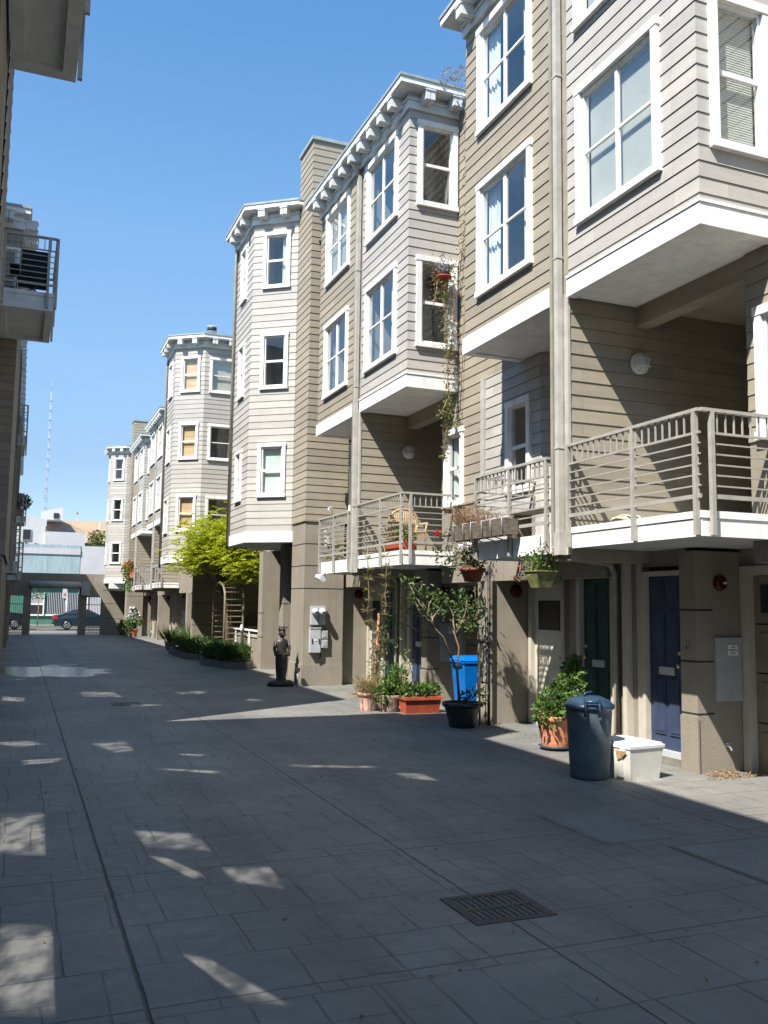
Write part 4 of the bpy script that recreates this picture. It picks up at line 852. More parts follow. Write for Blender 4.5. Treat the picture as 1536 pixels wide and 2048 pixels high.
# radio mast: slim guyed lattice tower far off
mast = thing('radio_mast', (5.2, 260, -0.6), 'tall thin lattice radio mast rising into the sky behind the roofs', 'mast')
MASTM = mat('mast_paint', (0.40, 0.42, 0.48), 0.6, 0.05, 1)
mb = MB(); q = 0.55; zt_ = 59.5
for a in range(3):
    t = a*2*math.pi/3+0.4; mb.tube([(5.2+q*math.cos(t), 260+q*math.sin(t), -0.6), (5.2+q*0.35*math.cos(t), 260+q*0.35*math.sin(t), zt_)], 0.03, MASTM, 4)
n = 44
for i in range(n):
    z0_, z1_ = zt_*i/n, zt_*(i+1)/n
    for a in range(3):
        f0_, f1_ = 1-0.65*i/n, 1-0.65*(i+1)/n; t, t2 = a*2*math.pi/3+0.4, (a+1)*2*math.pi/3+0.4
        mb.tube([(5.2+q*f0_*math.cos(t), 260+q*f0_*math.sin(t), z0_), (5.2+q*f1_*math.cos(t2), 260+q*f1_*math.sin(t2), z1_)], 0.02, MASTM, 3)
    if i % 2 == 0: mb.box(5.2-0.6*f0_, 5.2+0.6*f0_, 259.6, 260.4, z0_, z0_+0.16, MASTM)
mb.tube([(5.2, 260, zt_), (5.2, 260, zt_+2.5)], 0.04, MASTM, 4)
mb.box(4.5, 5.0, 259.8, 260.2, 30, 32.5, MASTM); mb.build('lattice', mast)
# ------------------------------------------------------------------ vehicles
CARP = mat('dark_teal_car_paint', (0.012, 0.028, 0.038), 0.25, 0.05, 2, spec=0.6); CARK = mat('black_car_paint', (0.012, 0.012, 0.016), 0.25, 0.05, 2, spec=0.6)
CGL = mat('car_glass', (0.02, 0.025, 0.03), 0.05, 0.0, 1, spec=0.8); TYRE = mat('tyre', (0.02, 0.02, 0.02), 0.8, 0.1, 9); RIM = mat('alloy_rim', (0.55, 0.56, 0.57), 0.3, 0.05, 9, metal=0.8); TAIL = mat('tail_lamp', (0.55, 0.02, 0.02), 0.25, 0.05, 9)
def car(label, x, y, z, paint, L=4.6, suv=False, name='parked_car'):
    """side profile along +X, rear at x"""
    r = thing(name, (x, y, z), label, 'car'); Wd = 1.78
    if not suv:
        prof = [(0.02, 0.45), (0.0, 0.72), (0.06, 0.98), (0.55, 1.04), (1.25, 1.38), (1.75, 1.45), (2.35, 1.43), (3.25, 0.99), (4.25, 0.85), (4.55, 0.66), (4.6, 0.40), (4.5, 0.24), (0.15, 0.26)]
        win = [(0.86, 1.08), (1.32, 1.36), (1.8, 1.40), (2.30, 1.38), (2.95, 1.06)]
    else:
        prof = [(0.05, 0.5), (0.0, 0.9), (0.10, 1.15), (0.22, 1.78), (0.6, 1.86), (2.7, 1.82), (3.35, 1.18), (4.4, 1.05), (4.6, 0.8), (4.6, 0.5), (4.5, 0.32), (0.15, 0.34)]
        win = [(0.35, 1.18), (0.38, 1.70), (2.60, 1.72), (3.10, 1.2)]
    def ins(zz): return 0.0 if zz < 0.95 else (zz-0.95)*0.42
    mb = MB(); n = len(prof); c = [sum(p[0] for p in prof)/n, sum(p[1] for p in prof)/n]
    ring = []
    for s0, yy in ((0.90, 0.0), (0.97, 0.05), (1.0, 0.14), (1.0, Wd-0.14), (0.97, Wd-0.05), (0.90, Wd)):
        ring.append([(x+c[0]+(px-c[0])*(1-(1-s0)*0.35), y+ (yy if yy > Wd/2 else yy)+(ins(pz) if yy < Wd/2 else -ins(pz)), z+c[1]+(pz-c[1])*(1-(1-s0)*0.5)) for px, pz in prof])
    for a, b2 in zip(ring, ring[1:]):
        for i in range(n):
            j = (i+1) % n; mb.smooth.add(len(mb.f)); mb.face([a[i], a[j], b2[j], b2[i]], paint)
    mb.face(ring[0], paint); mb.face(ring[-1][::-1], paint); mb.build('body', r)
    k = MB(); k.face([(x+px, y-0.008+ins(pz)+0.004, z+pz) for px, pz in win], CGL); k.build('side_window', r)
    k = MB(); xm = (win[0][0]+win[-1][0])/2+0.1; k.bar((x+xm, y-0.012+ins(1.05), z+1.05), (x+xm, y-0.012+ins(1.4), z+(1.72 if suv else 1.39)), 0.02, 0.07, paint); k.build('door_pillar', r)
    for wx in (0.95, 3.65):
        for wy in (0.02, Wd-0.20):
            k = MB(); n0 = len(k.v); k.lathe((0, 0, 0), [(0.22, 0), (0.31, 0.0), (0.33, 0.04), (0.33, 0.16), (0.22, 0.18)], TYRE, 20); k.v[n0:] = [(x+wx+a, y+wy-0.02+c2, z+0.33+b2) for a, b2, c2 in k.v[n0:]]; wo = k.build('wheel', r)
            k = MB()
            for s in range(7):
                t = s*2*math.pi/7; k.bar((x+wx, y+wy-0.03, z+0.33), (x+wx+0.215*math.cos(t), y+wy-0.03, z+0.33+0.215*math.sin(t)), 0.03, 0.075, RIM)
            k.tube([(x+wx+0.22*math.cos(t*math.pi/10), y+wy-0.028, z+0.33+0.22*math.sin(t*math.pi/10)) for t in range(21)], 0.018, RIM, 5); k.build('rim', wo)
    k = MB(); k.box(x-0.015, x+0.30, y-0.012, y+0.2, z+0.72, z+0.92, TAIL); k.build('tail_light', r)
    k = MB(); k.box(x-0.02, x+0.1, y+0.05, y+Wd-0.05, z+0.36, z+0.55, paint); k.box(x+0.1, x+4.5, y-0.01, y+0.02, z+0.24, z+0.33, TYRE); k.build('bumper', r)
    return r
car('dark teal sedan parked on the street, seen through the drive opening', 2.22, 67.0, ZS+0.0, CARP)
car('black boxy off-road car on the street, behind the left side gate', -3.9, 67.6, ZS, CARK, suv=True)
st = thing('street_tree', (1.35, 73.8, ZS+0.12), 'thin young street tree in front of the green wall', 'tree')
k = MB(); k.tube([(1.35, 73.8, ZS+0.1), (1.37, 73.8, 1.2), (1.33, 73.8, 2.2)], [0.05, 0.035, 0.02], TWIG, 6); k.build('trunk', st)
k = MB(); blob(k, (1.3, 73.8, 2.25), 0.55, 150, 0.16, 0.07, LEAFD, 0.7); k.build('crown', st)
k = MB(); k.tube([(3.28, 73.5, ZS+0.1), (3.28, 73.5, 2.1)], 0.03, METAL, 6); k.hexa([(3.0, 73.4, 2.05), (3.45, 73.4, 1.95), (3.45, 73.44, 1.95), (3.0, 73.44, 2.05), (3.05, 73.4, 2.75), (3.35, 73.4, 2.75), (3.35, 73.44, 2.75), (3.05, 73.44, 2.75)], PINKW); k.box(3.1, 3.3, 73.395, 73.4, 2.15, 2.4, TERRA); top(k, 'street_sign', 'pale tapering street sign on a pole outside the green wall', 'sign')
# ------------------------------------------------------------------ things standing on the lane
def drain(x0, x1, y0, y1, z, label):
    mb = MB(); n = 10; bx = (x1-x0-0.1)/n; bm = mat('cast_iron', (0.075, 0.068, 0.062), 0.6, 0.2, 12, bump=0.3, bscale=90)
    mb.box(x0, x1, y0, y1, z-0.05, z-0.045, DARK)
    ym = (y0+y1)/2
    for a, b2 in ((y0, y0+0.05), (ym-0.02, ym+0.02), (y1-0.05, y1)): mb.box(x0, x1, a, b2, z-0.04, z+0.006, bm)
    for i in range(n+1):
        xa = x0+0.05+bx*i-(0.05 if i == 0 else bx*0.26); xb = x0+0.05+bx*i+(0.05 if i == n else bx*0.26)
        for a, b2 in ((y0+0.05, ym-0.02), (ym+0.02, y1-0.05)): mb.box(xa, xb, a, b2, z-0.04, z+0.0055, bm)
    return top(mb, 'drain_grate', label, 'drain grate')
# lids need a small pit so the slots read dark: a shallow tray above the paving
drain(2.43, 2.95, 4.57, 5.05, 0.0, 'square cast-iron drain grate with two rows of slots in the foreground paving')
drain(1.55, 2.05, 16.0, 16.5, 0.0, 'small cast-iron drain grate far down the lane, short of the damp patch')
def cover(x0, x1, y0, y1, label, rim):
    mb = MB(); mb.box(x0, x1, y0, y1, -0.02, 0.004, rim); mb.box(x0+0.03, x1-0.03, y0+0.03, y1-0.03, -0.02, 0.007, CONC if False else mat('cover_concrete', (0.17, 0.17, 0.165), 0.8, 0.1, 4, bump=0.3)); return top(mb, 'utility_cover', label, 'utility cover')
cover(4.15, 4.75, 5.75, 6.75, 'rectangular pale-edged utility cover set in the paving right of the drain', CONC)
cover(4.55, 5.6, 4.45, 5.55, 'brownish utility cover at the right edge of the foreground paving', mat('cover_brown', (0.14, 0.115, 0.095), 0.8, 0.15, 5))
# trash can
tc = thing('trash_can', (5.60, 8.05, 0), 'round blue-grey plastic trash can with domed lid', 'trash can')
PL = mat('bluegrey_plastic', (0.088, 0.118, 0.135), 0.6, 0.18, 5, spec=0.25, streak=0.3); PLD = mat('navy_plastic', (0.025, 0.05, 0.085), 0.35, 0.12, 7, spec=0.5)
mb = MB(); mb.lathe((5.60, 8.05, 0), [(0.195, 0), (0.212, 0.015), (0.214, 0.05), (0.246, 0.66), (0.25, 0.70), (0.262, 0.705), (0.262, 0.735), (0.25, 0.735)], PL, 40); mb.build('body', tc)
mb = MB(); mb.lathe((5.60, 8.05, 0), [(0.272, 0.715), (0.278, 0.725), (0.276, 0.755), (0.255, 0.765), (0.22, 0.80), (0.13, 0.835), (0.02, 0.845)], PLD, 40)
mb.tube([(5.60-0.09, 8.05-0.03, 0.83), (5.60-0.075, 8.05-0.03, 0.87), (5.60+0.05, 8.05+0.03, 0.875), (5.60+0.075, 8.05+0.03, 0.83)], 0.012, PLD, 8); lid = mb.build('lid', tc)
for a in (math.atan2(-8.05, -5.60)+0.12, math.atan2(-8.05, -5.60)+0.12+math.pi):
    c, s = math.cos(a), math.sin(a); k = MB()
    P = lambda rr, t, z: (5.60+c*rr-s*t, 8.05+s*rr+c*t, z)
    k.tube([P(0.25, -0.075, 0.81), P(0.29, -0.075, 0.80), P(0.305, -0.075, 0.66), P(0.265, -0.075, 0.655)], 0.016, PLD, 8); k.tube([P(0.25, 0.075, 0.81), P(0.29, 0.075, 0.80), P(0.305, 0.075, 0.66), P(0.265, 0.075, 0.655)], 0.016, PLD, 8)
    k.tube([P(0.292, -0.09, 0.80), P(0.292, 0.09, 0.80)], 0.018, PLD, 8); k.build('handle', tc)
# white tote
tc.scale = (.95, .95, 1.0)
tt = thing('storage_tote', (6.06, 8.05, 0), 'white lidded plastic storage box beside the trash can', 'storage box')
TOTE = mat('translucent_white_plastic', (0.62, 0.60, 0.54), 0.35, 0.06, 5, spec=0.4); TLID = mat('white_plastic_lid', (0.82, 0.83, 0.84), 0.35, 0.03, 5, spec=0.4); STAIN = mat('rust_stain', (0.42, 0.27, 0.14), 0.6, 0.2, 30)
ang = rad(7)
def TW(u, v, z): return (6.03+u*math.cos(ang)-v*math.sin(ang), 8.0+u*math.sin(ang)+v*math.cos(ang), z)
def tbox(mb, a, b2, z0, z1, m, tp=0.0):
    mb.hexa([TW(-a, -b2, z0), TW(a, -b2, z0), TW(a, b2, z0), TW(-a, b2, z0), TW(-a-tp, -b2-tp, z1), TW(a+tp, -b2-tp, z1), TW(a+tp, b2+tp, z1), TW(-a-tp, b2+tp, z1)], m)
mb = MB(); tbox(mb, 0.20, 0.26, 0, 0.33, TOTE, 0.035)
for v in (-0.12, 0.12): mb.hexa([TW(-0.222, v-0.05, 0.03), TW(-0.2, v-0.05, 0.03), TW(-0.2, v+0.05, 0.03), TW(-0.222, v+0.05, 0.03), TW(-0.238, v-0.06, 0.27), TW(-0.2, v-0.06, 0.27), TW(-0.2, v+0.06, 0.27), TW(-0.238, v+0.06, 0.27)], TOTE)
mb.build('body', tt)
mb = MB(); tbox(mb, 0.243, 0.303, 0.325, 0.355, TLID, 0.004); tbox(mb, 0.232, 0.29, 0.355, 0.375, TLID, -0.012)
for v in (-0.2, 0, 0.2): mb.hexa([TW(-0.255, v-0.03, 0.30), TW(-0.245, v-0.03, 0.30), TW(-0.245, v+0.03, 0.30), TW(-0.255, v+0.03, 0.30), TW(-0.255, v-0.03, 0.345), TW(-0.245, v-0.03, 0.345), TW(-0.245, v+0.03, 0.345), TW(-0.255, v+0.03, 0.345)], TLID)
mb.build('lid', tt)
mb = MB(); mb.hexa([TW(-0.246, -0.17, 0.22), TW(-0.237, -0.17, 0.22), TW(-0.237, -0.12, 0.20), TW(-0.246, -0.12, 0.20), TW(-0.252, -0.25, 0.29), TW(-0.243, -0.25, 0.29), TW(-0.243, -0.10, 0.30), TW(-0.252, -0.10, 0.30)], STAIN); mb.build('stain', tt)
# dead leaf litter at the pier foot
mb = MB()
for _ in range(220):
    p = (random.gauss(7.05, 0.16), random.gauss(7.62, 0.10), 0.006+random.random()*0.02)
    if p[1] < 7.82: mb.leaf(p, (random.uniform(-1, 1), random.uniform(-1, 1), 0.25), 0.035, 0.02, DRY)
for _ in range(90): mb.leaf((random.gauss(6.5, 0.12), random.gauss(8.5, 0.12), 0.006+random.random()*0.015), (random.uniform(-1, 1), random.uniform(-1, 1), 0.25), 0.035, 0.02, DRY)
tag(top(mb, 'leaf_litter', 'dry fallen leaves at the foot of the pier and doorstep', 'leaves'), kind='stuff')
# ------------------------------------------------------------------ potted plants
def pot(root, x, y, r0_, r1_, h, m, z=0.0, saucer=None, rim=True):
    mb = MB(); pr = [(r0_, z), (r0_*1.01, z+0.01), (r0_+(r1_-r0_)*0.12, z+h*0.12), (r0_+(r1_-r0_)*0.16, z+h*0.18), (r0_+(r1_-r0_)*0.14, z+h*0.22), (r0_+(r1_-r0_)*0.85, z+h*0.80), (r0_+(r1_-r0_)*0.86, z+h*0.82)]
    pr += [(r1_*1.06, z+h*0.83), (r1_*1.09, z+h*0.97), (r1_*1.04, z+h)] if rim else [(r1_, z+h)]
    pr += [(r1_*0.92, z+h), (r1_*0.88, z+h*0.9)]
    mb.lathe((x, y, 0), pr, m, 30, cap=False); mb.lathe((x, y, 0), [(0.01, z+h*0.9), (r1_*0.9, z+h*0.905)], SOIL, 24, cap=False)
    if saucer: mb.lathe((x, y, 0), [(r0_*1.1, z), (r0_*1.3, z+0.03), (r0_*1.2, z+0.03)], saucer, 26)
    return mb.build('pot', root)
pt = thing('potted_plant', (6.28, 9.75, 0), 'terracotta pot of bushy green plant leaning on bamboo canes beside the trash can', 'potted plant')
pot(pt, 6.28, 9.75, 0.165, 0.235, 0.40, TERRA, 0.02, PLD)
k = MB()
for cx, cy, cz, rr, n in ((6.22, 9.72, 0.52, 0.24, 420), (6.36, 9.74, 0.62, 0.22, 380), (6.48, 9.74, 0.78, 0.19, 320), (6.54, 9.74, 0.95, 0.14, 220), (6.15, 9.66, 0.44, 0.2, 200), (6.56, 9.72, 1.08, 0.08, 70)): blob(k, (cx, cy, cz), rr, n, 0.055, 0.042, LEAF, 0.9, 0.1)
k.build('foliage', pt)
k = MB()
for a, b2 in (((6.3, 9.75, 0.4), (6.50, 9.74, 1.22)), ((6.36, 9.8, 0.4), (6.57, 9.78, 1.25)), ((6.3, 9.7, 0.4), (6.60, 9.70, 1.16))): k.tube([a, b2], 0.006, TWIG, 5)
k.build('cane', pt)
# hanging baskets
def hanging(x, y, z, label, m, square, flowers, leafm):
    r = thing('hanging_basket', (x, y, z), label, 'hanging basket'); mb = MB()
    if square: a, b2 = 0.15, 0.085; mb.hexa([(x-b2, y-b2, z), (x+b2, y-b2, z), (x+b2, y+b2, z), (x-b2, y+b2, z), (x-a, y-a, z+0.2), (x+a, y-a, z+0.2), (x+a, y+a, z+0.2), (x-a, y+a, z+0.2)], m); mb.box(x-a-0.006, x+a+0.006, y-a-0.006, y+a+0.006, z+0.19, z+0.205, m)
    else: mb.lathe((x, y, z), [(0.11, 0), (0.165, 0.15), (0.185, 0.15), (0.185, 0.19), (0.16, 0.19)], m, 22); 
    mb.build('basket', r)
    k = MB()
    for s0, s1 in ((-1, -1), (1, -1), (1, 1), (-1, 1)): k.tube([(x+s0*0.12, y+s1*0.12, z+0.2), (x, y, z+0.62)], 0.0025, DARK, 4)
    k.tube([(x, y, z+0.62), (x, y, 2.44)], 0.004, DARK, 5); k.build('hanger', r)
    k = MB(); blob(k, (x+0.02, y, z+0.32), 0.19, 240, 0.045, 0.034, leafm, 0.8, 0.3)
    for _ in range(16):
        a = random.uniform(0, 6.28); l = random.uniform(0.2, 0.42); h = random.uniform(-0.12, 0.38); p0 = Vector((x, y, z+0.22)); p1 = p0+Vector((math.cos(a)*l*0.6, math.sin(a)*l*0.6, h*0.9)); p2 = p0+Vector((math.cos(a)*l, math.sin(a)*l, h*0.8-0.03))
        k.tube([p0, p1, p2], 0.004, TWIG, 4)
        for q in range(9): t = random.random(); k.leaf(p1.lerp(p2, t)+Vector((random.gauss(0, .02), random.gauss(0, .02), random.gauss(0, .02))), (random.uniform(-1, 1), random.uniform(-1, 1), random.uniform(-.5, .5)), 0.042, 0.032, leafm)
        if flowers and random.random() < 0.7:
            for q in range(5): k.leaf(p2, (random.uniform(-1, 1), random.uniform(-1, 1), random.uniform(-1, 1)), 0.03, 0.025, FRED)
    k.build('foliage', r); return r
hanging(5.80, 9.30, 1.99, 'hanging square wooden basket with green shoots and red buds by the downpipe', mat('mossy_wood', (0.20, 0.20, 0.08), 0.9, 0.25, 12), True, True, LEAF)
hanging(5.86, 11.18, 2.10, 'hanging red-brown bowl with trailing grass under the window boxes', mat('brown_plastic', (0.22, 0.06, 0.035), 0.6, 0.1, 8), False, False, LEAFD)
# window boxes on the small balcony
for y, lab in ((11.05, 'weathered wooden window box full of dry grass, far one on the small balcony rail'), (10.52, 'weathered wooden window box, middle of three on the small balcony'), (9.98, 'weathered wooden window box, nearest of three, wedged on the small balcony')):
    r = thing('window_box', (5.66, y, 2.62), lab, 'window box', 'window boxes on the small balcony'); mb = MB()
    mb.hexa([(5.60, y-0.24, 2.66), (5.74, y-0.24, 2.66), (5.74, y+0.24, 2.66), (5.60, y+0.24, 2.66), (5.57, y-0.25, 2.86), (5.745, y-0.25, 2.86), (5.745, y+0.25, 2.86), (5.57, y+0.25, 2.86)], WOOD); mb.build('box', r)
    for yy in (y-0.15, y+0.15): k = MB(); k.tube([(5.74, yy, 2.90), (5.56, yy, 2.875), (5.578, yy, 2.66), (5.75, yy, 2.62)], 0.008, METAL, 5); k.build('bracket', r)
    k = MB(); n = 260 if y > 10.8 else (90 if y > 10.3 else 14)
    for _ in range(n):
        p = Vector((5.66+random.uniform(-.07, .07), y+random.uniform(-.24, .24), 2.85)); l = random.uniform(0.1, 0.42 if y > 10.8 else 0.25)
        d = Vector((random.gauss(-.1, .35), random.gauss(0.05, .35), 1)).normalized()
        k.leaf(p, d, l, 0.008, DRY); k.leaf(p+d*l*0.8, (random.gauss(0, 1), random.gauss(0, 1), random.gauss(.3, .6)), 0.05, 0.012, DRY)
    k.build('dry_grass', r)
b_ = thing('wooden_bench', (6.3, 10.2, 2.62), 'low slatted wooden bench on the small balcony behind the railing', 'bench'); mb = MB()
for i in range(4): mb.box(6.18+i*0.09, 6.25+i*0.09, 9.5, 10.75, 3.02, 3.045, WOOD)
mb.build('seat', b_)
for y in (9.55, 10.65): k = MB(); k.box(6.2, 6.5, y, y+0.06, 2.6, 3.02, WOOD); k.build('leg', b_)
mb = MB(); mb.lathe((6.05, 7.95, 2.662), [(0.10, 0), (0.16, 0.03), (0.15, 0.07), (0.08, 0.10), (0.01, 0.105)], mat('pale_stone', (0.55, 0.47, 0.36), 0.8, 0.15, 8), 16, 1.0, 1.4); top(mb, 'garden_stone', 'smooth pale stone lying on the big balcony floor', 'stone')
# ------------------------------------------------------------------ plants in front of the second pair
def shrub_stems(k, lm, base, tips, r0_=0.014, nl=26, size=0.06, wid=0.03, spread=0.10):
    for tp_ in tips:
        pts = [Vector(base)]; t_ = Vector(tp_)
        for q in (0.3, 0.6, 0.85): pts.append(Vector(base).lerp(t_, q)+Vector((random.gauss(0, .04), random.gauss(0, .04), random.gauss(0.02, .03))))
        pts.append(t_); k.tube(pts, [r0_, r0_*0.8, r0_*0.6, r0_*0.45, r0_*0.25], TWIG, 5)
        for _ in range(nl):
            p = t_+Vector((random.gauss(0, spread), random.gauss(0, spread), random.gauss(0, spread*0.8))); k.leaf(p, (random.uniform(-1, 1), random.uniform(-1, 1), random.uniform(-.4, .8)), size*random.uniform(.7, 1.3), wid, lm)
bp_ = thing('potted_tree', (6.10, 12.0, 0), 'straggly little tree in a glazed black pot against the pier', 'potted tree')
pot(bp_, 6.10, 11.95, 0.19, 0.275, 0.36, mat('black_glaze', (0.018, 0.018, 0.02), 0.25, 0.1, 6, spec=0.5), rim=True)
k = MB(); k.tube([(6.06, 11.95, 0.3), (6.04, 12.0, 0.8), (6.08, 12.02, 1.15), (6.0, 12.05, 1.4)], [0.022, 0.018, 0.016, 0.012], BARK, 7)
k.tube([(6.04, 12.0, 0.8), (5.86, 12.1, 1.3), (5.72, 12.15, 1.45)], [0.014, 0.011, 0.008], BARK, 6)
shrub_stems(k, ROSEL, (6.04, 12.03, 1.32), [(6.1, 12.1, 1.55), (6.2, 12.1, 1.72), (6.27, 12.0, 1.60), (6.2, 12.0, 1.9), (6.22, 11.95, 1.45), (5.95, 12.1, 1.85), (6.3, 12.0, 1.75)], nl=36, size=0.08, wid=0.04, spread=0.10)
shrub_stems(k, ROSEL, (5.72, 12.15, 1.45), [(5.55, 12.3, 1.95), (5.40, 12.35, 2.08), (5.5, 12.4, 1.78), (5.66, 12.2, 1.70), (5.86, 12.2, 1.75), (5.5, 12.2, 1.62), (5.75, 12.25, 1.9)], nl=32, size=0.08, wid=0.038, spread=0.09)
shrub_stems(k, ROSEL, (5.55, 12.3, 1.38), [(5.12, 12.4, 1.55), (5.2, 12.4, 1.50)], nl=32, size=0.075, wid=0.035, spread=0.08); k.tube([(5.72, 12.15, 1.45), (5.62, 12.25, 1.36), (5.5, 12.3, 1.38)], 0.008, BARK, 5)
blob(k, (6.28, 11.9, 0.42), 0.2, 140, 0.07, 0.03, LEAFD, 0.6); k.build('branches', bp_)
rs = thing('climbing_rose', (6.35, 12.0, 1.7), 'rose bush with one red bloom and white blooms climbing to the balcony', 'rose bush')
k = MB(); k.tube([(6.45, 12.06, 0), (6.44, 12.05, 1.2), (6.35, 12.05, 2.1), (6.2, 12.1, 2.7)], [0.016, 0.014, 0.012, 0.008], BARK, 6)
shrub_stems(k, LEAFD, (6.35, 12.05, 2.1), [(6.0, 12.2, 2.45), (5.85, 12.3, 2.62), (6.02, 12.3, 2.80), (6.15, 12.2, 2.55), (6.3, 12.1, 2.75), (6.25, 12.1, 2.95), (5.95, 12.2, 2.35), (6.2, 12.0, 2.3)], nl=34, size=0.05, wid=0.035, spread=0.09); 
shrub_stems(k, ROSEL, (6.3, 12.05, 2.6), [(6.3, 12.0, 2.95), (6.22, 12.0, 2.80)], nl=26, size=0.06, wid=0.04, spread=0.07); k.build('foliage', rs)
def flower(root, p, rr, m, n=24):
    k = MB()
    for _ in range(n): k.leaf(Vector(p)+Vector((random.gauss(0, .008), random.gauss(0, .008), random.gauss(0, .008))), (random.uniform(-1, 1), random.uniform(-1, 1), random.uniform(-1, 1)), rr, rr*0.8, m)
    return k.build('bloom', root)
flower(rs, (5.84, 12.28, 2.86), 0.06, FRED); flower(rs, (6.24, 12.05, 2.68), 0.055, FPINK); flower(rs, (6.12, 12.05, 2.66), 0.05, FPINK); flower(rs, (6.30, 12.0, 2.70), 0.045, FPINK)
mb = MB(); mb.tube([(6.58, 12.02, 0), (6.58, 12.02, 2.36)], 0.022, DARK, 8); top(mb, 'drain_pipe', 'slim dark pipe running up the pier beside the rose', 'pipe')
# blue bin
bb = thing('recycling_bin', (7.0, 13.55, 0), 'bright blue wheeled bin in front of the garage door', 'bin'); BLUE = mat('blue_plastic', (0.0, 0.13, 0.46), 0.35, 0.1, 5, spec=0.5)
mb = MB(); x, y = 7.02, 13.55
mb.hexa([(x-.2, y-.22, 0.03), (x+.2, y-.22, 0.03), (x+.2, y+.22, 0.03), (x-.2, y+.22, 0.03), (x-.27, y-.28, 0.92), (x+.27, y-.28, 0.92), (x+.27, y+.28, 0.92), (x-.27, y+.28, 0.92)], BLUE); mb.box(x-.285, x+.285, y-.295, y+.295, 0.88, 0.925, BLUE); mb.build('body', bb)
mb = MB(); mb.hexa([(x-.30, y-.30, 0.925), (x+.30, y-.30, 0.925), (x+.30, y+.30, 0.925), (x-.30, y+.30, 0.925), (x-.24, y-.22, 1.0), (x+.24, y-.22, 1.0), (x+.24, y+.22, 1.0), (x-.24, y+.22, 1.0)], BLUE); mb.tube([(x-.32, y-.2, .9), (x-.34, y, .9), (x-.32, y+.2, .9)], 0.018, BLUE, 6); mb.build('lid', bb)
for yy in (y-.2, y+.2): k = MB(); k.lathe((0, 0, 0), [(0.03, -0.03), (0.09, -0.03), (0.09, 0.03), (0.03, 0.03)], TYRE, 14); k.v = [(x+.2+a, yy+c, 0.09+b2) for a, b2, c in k.v]; k.build('wheel', bb)
bb.scale = (.9, .9, .93); bb.location = (7.08, 13.6, 0)
# cardboard on the bin / red planter / pots
rp_ = thing('planter_box', (6.30, 13.75, 0), 'long red planter box with leafy plants between the pots and the black pot', 'planter'); mb = MB()
mb.hexa([(5.93, 13.62, 0), (6.52, 13.62, 0), (6.52, 13.84, 0), (5.93, 13.84, 0), (5.90, 13.58, 0.25), (6.55, 13.58, 0.25), (6.55, 13.88, 0.25), (5.90, 13.88, 0.25)], REDCLAY); mb.box(5.885, 6.565, 13.565, 13.895, 0.22, 0.27, REDCLAY); mb.build('box', rp_)
k = MB()
for xx in (5.98, 6.1, 6.22, 6.34, 6.46): blob(k, (xx, 13.72, 0.36), 0.13, 90, 0.075, 0.05, LEAF, 0.8, 0.4)
shrub_stems(k, ROSEL, (6.05, 13.75, 0.3), [(5.95, 13.75, 0.95), (6.05, 13.8, 0.8), (5.9, 13.8, 0.65)], nl=20, spread=0.07); k.build('foliage', rp_)
pk = thing('potted_plant', (5.55, 14.2, 0), 'pink stone pot of trailing brown grass in front of the green door', 'potted plant'); pot(pk, 5.52, 14.25, 0.14, 0.19, 0.30, mat('pink_stone', (0.50, 0.30, 0.24), 0.9, 0.25, 8), rim=True); k = MB()
for _ in range(420):
    a = random.uniform(0, 6.28); l = random.uniform(0.15, 0.45); d = Vector((math.cos(a)*.6, math.sin(a)*.6, random.uniform(-.3, 1.2))); p = Vector((5.52+random.gauss(0, .1), 14.25+random.gauss(0, .1), 0.30)); k.leaf(p, d, l, 0.012, VINEL if random.random() < .6 else DRY)
k.build('foliage', pk)
gp = thing('potted_plant', (5.82, 14.05, 0), 'stone pot overflowing with blue-green leafy plant, second pot from the red planter', 'potted plant'); pot(gp, 5.80, 14.02, 0.15, 0.2, 0.28, mat('mottled_stone', (0.26, 0.20, 0.15), 0.9, 0.4, 12), rim=False); k = MB()
for c in ((5.72, 13.98, .38), (5.86, 14.0, .45), (5.98, 14.05, .42), (6.0, 14.1, .6), (5.9, 14.1, .3), (5.65, 14.0, .26)): blob(k, c, 0.16, 150, 0.07, 0.045, LEAF, .9, .2)
k.build('foliage', gp)
tw = thing('bamboo_trellis', (5.75, 14.7, 0), 'thin bamboo stakes with withered climbing plant in front of the doors', 'climbing plant'); k = MB()
k.tube([(5.78, 14.7, 0), (5.86, 14.7, 1.62)], 0.02, mat('bamboo', (0.46, 0.25, 0.11), 0.6, 0.15, 8), 7); k.tube([(6.05, 14.9, 0), (6.12, 14.9, 1.25)], 0.012, TWIG, 6); k.tube([(5.70, 14.72, 0), (6.0, 14.75, 1.3)], 0.010, TWIG, 6); k.build('stake', tw); k = MB()
for _ in range(620):
    t = random.random(); p = Vector((5.78+0.1*t+random.gauss(0, .07), 14.7+random.gauss(0, .06), 0.25+1.2*t)); k.leaf(p, (random.uniform(-1, 1), random.uniform(-1, 1), random.uniform(-1, .6)), random.uniform(.04, .09), 0.022, DRY if random.random() < .55 else ROSEL)
for _ in range(260): p = Vector((6.1+random.gauss(0, .1), 14.9+random.gauss(0, .1), random.uniform(0.3, 1.2))); k.leaf(p, (random.uniform(-1, 1), random.uniform(-1, 1), random.uniform(-1, .6)), random.uniform(.04, .08), 0.03, LEAF)
k.build('foliage', tw)
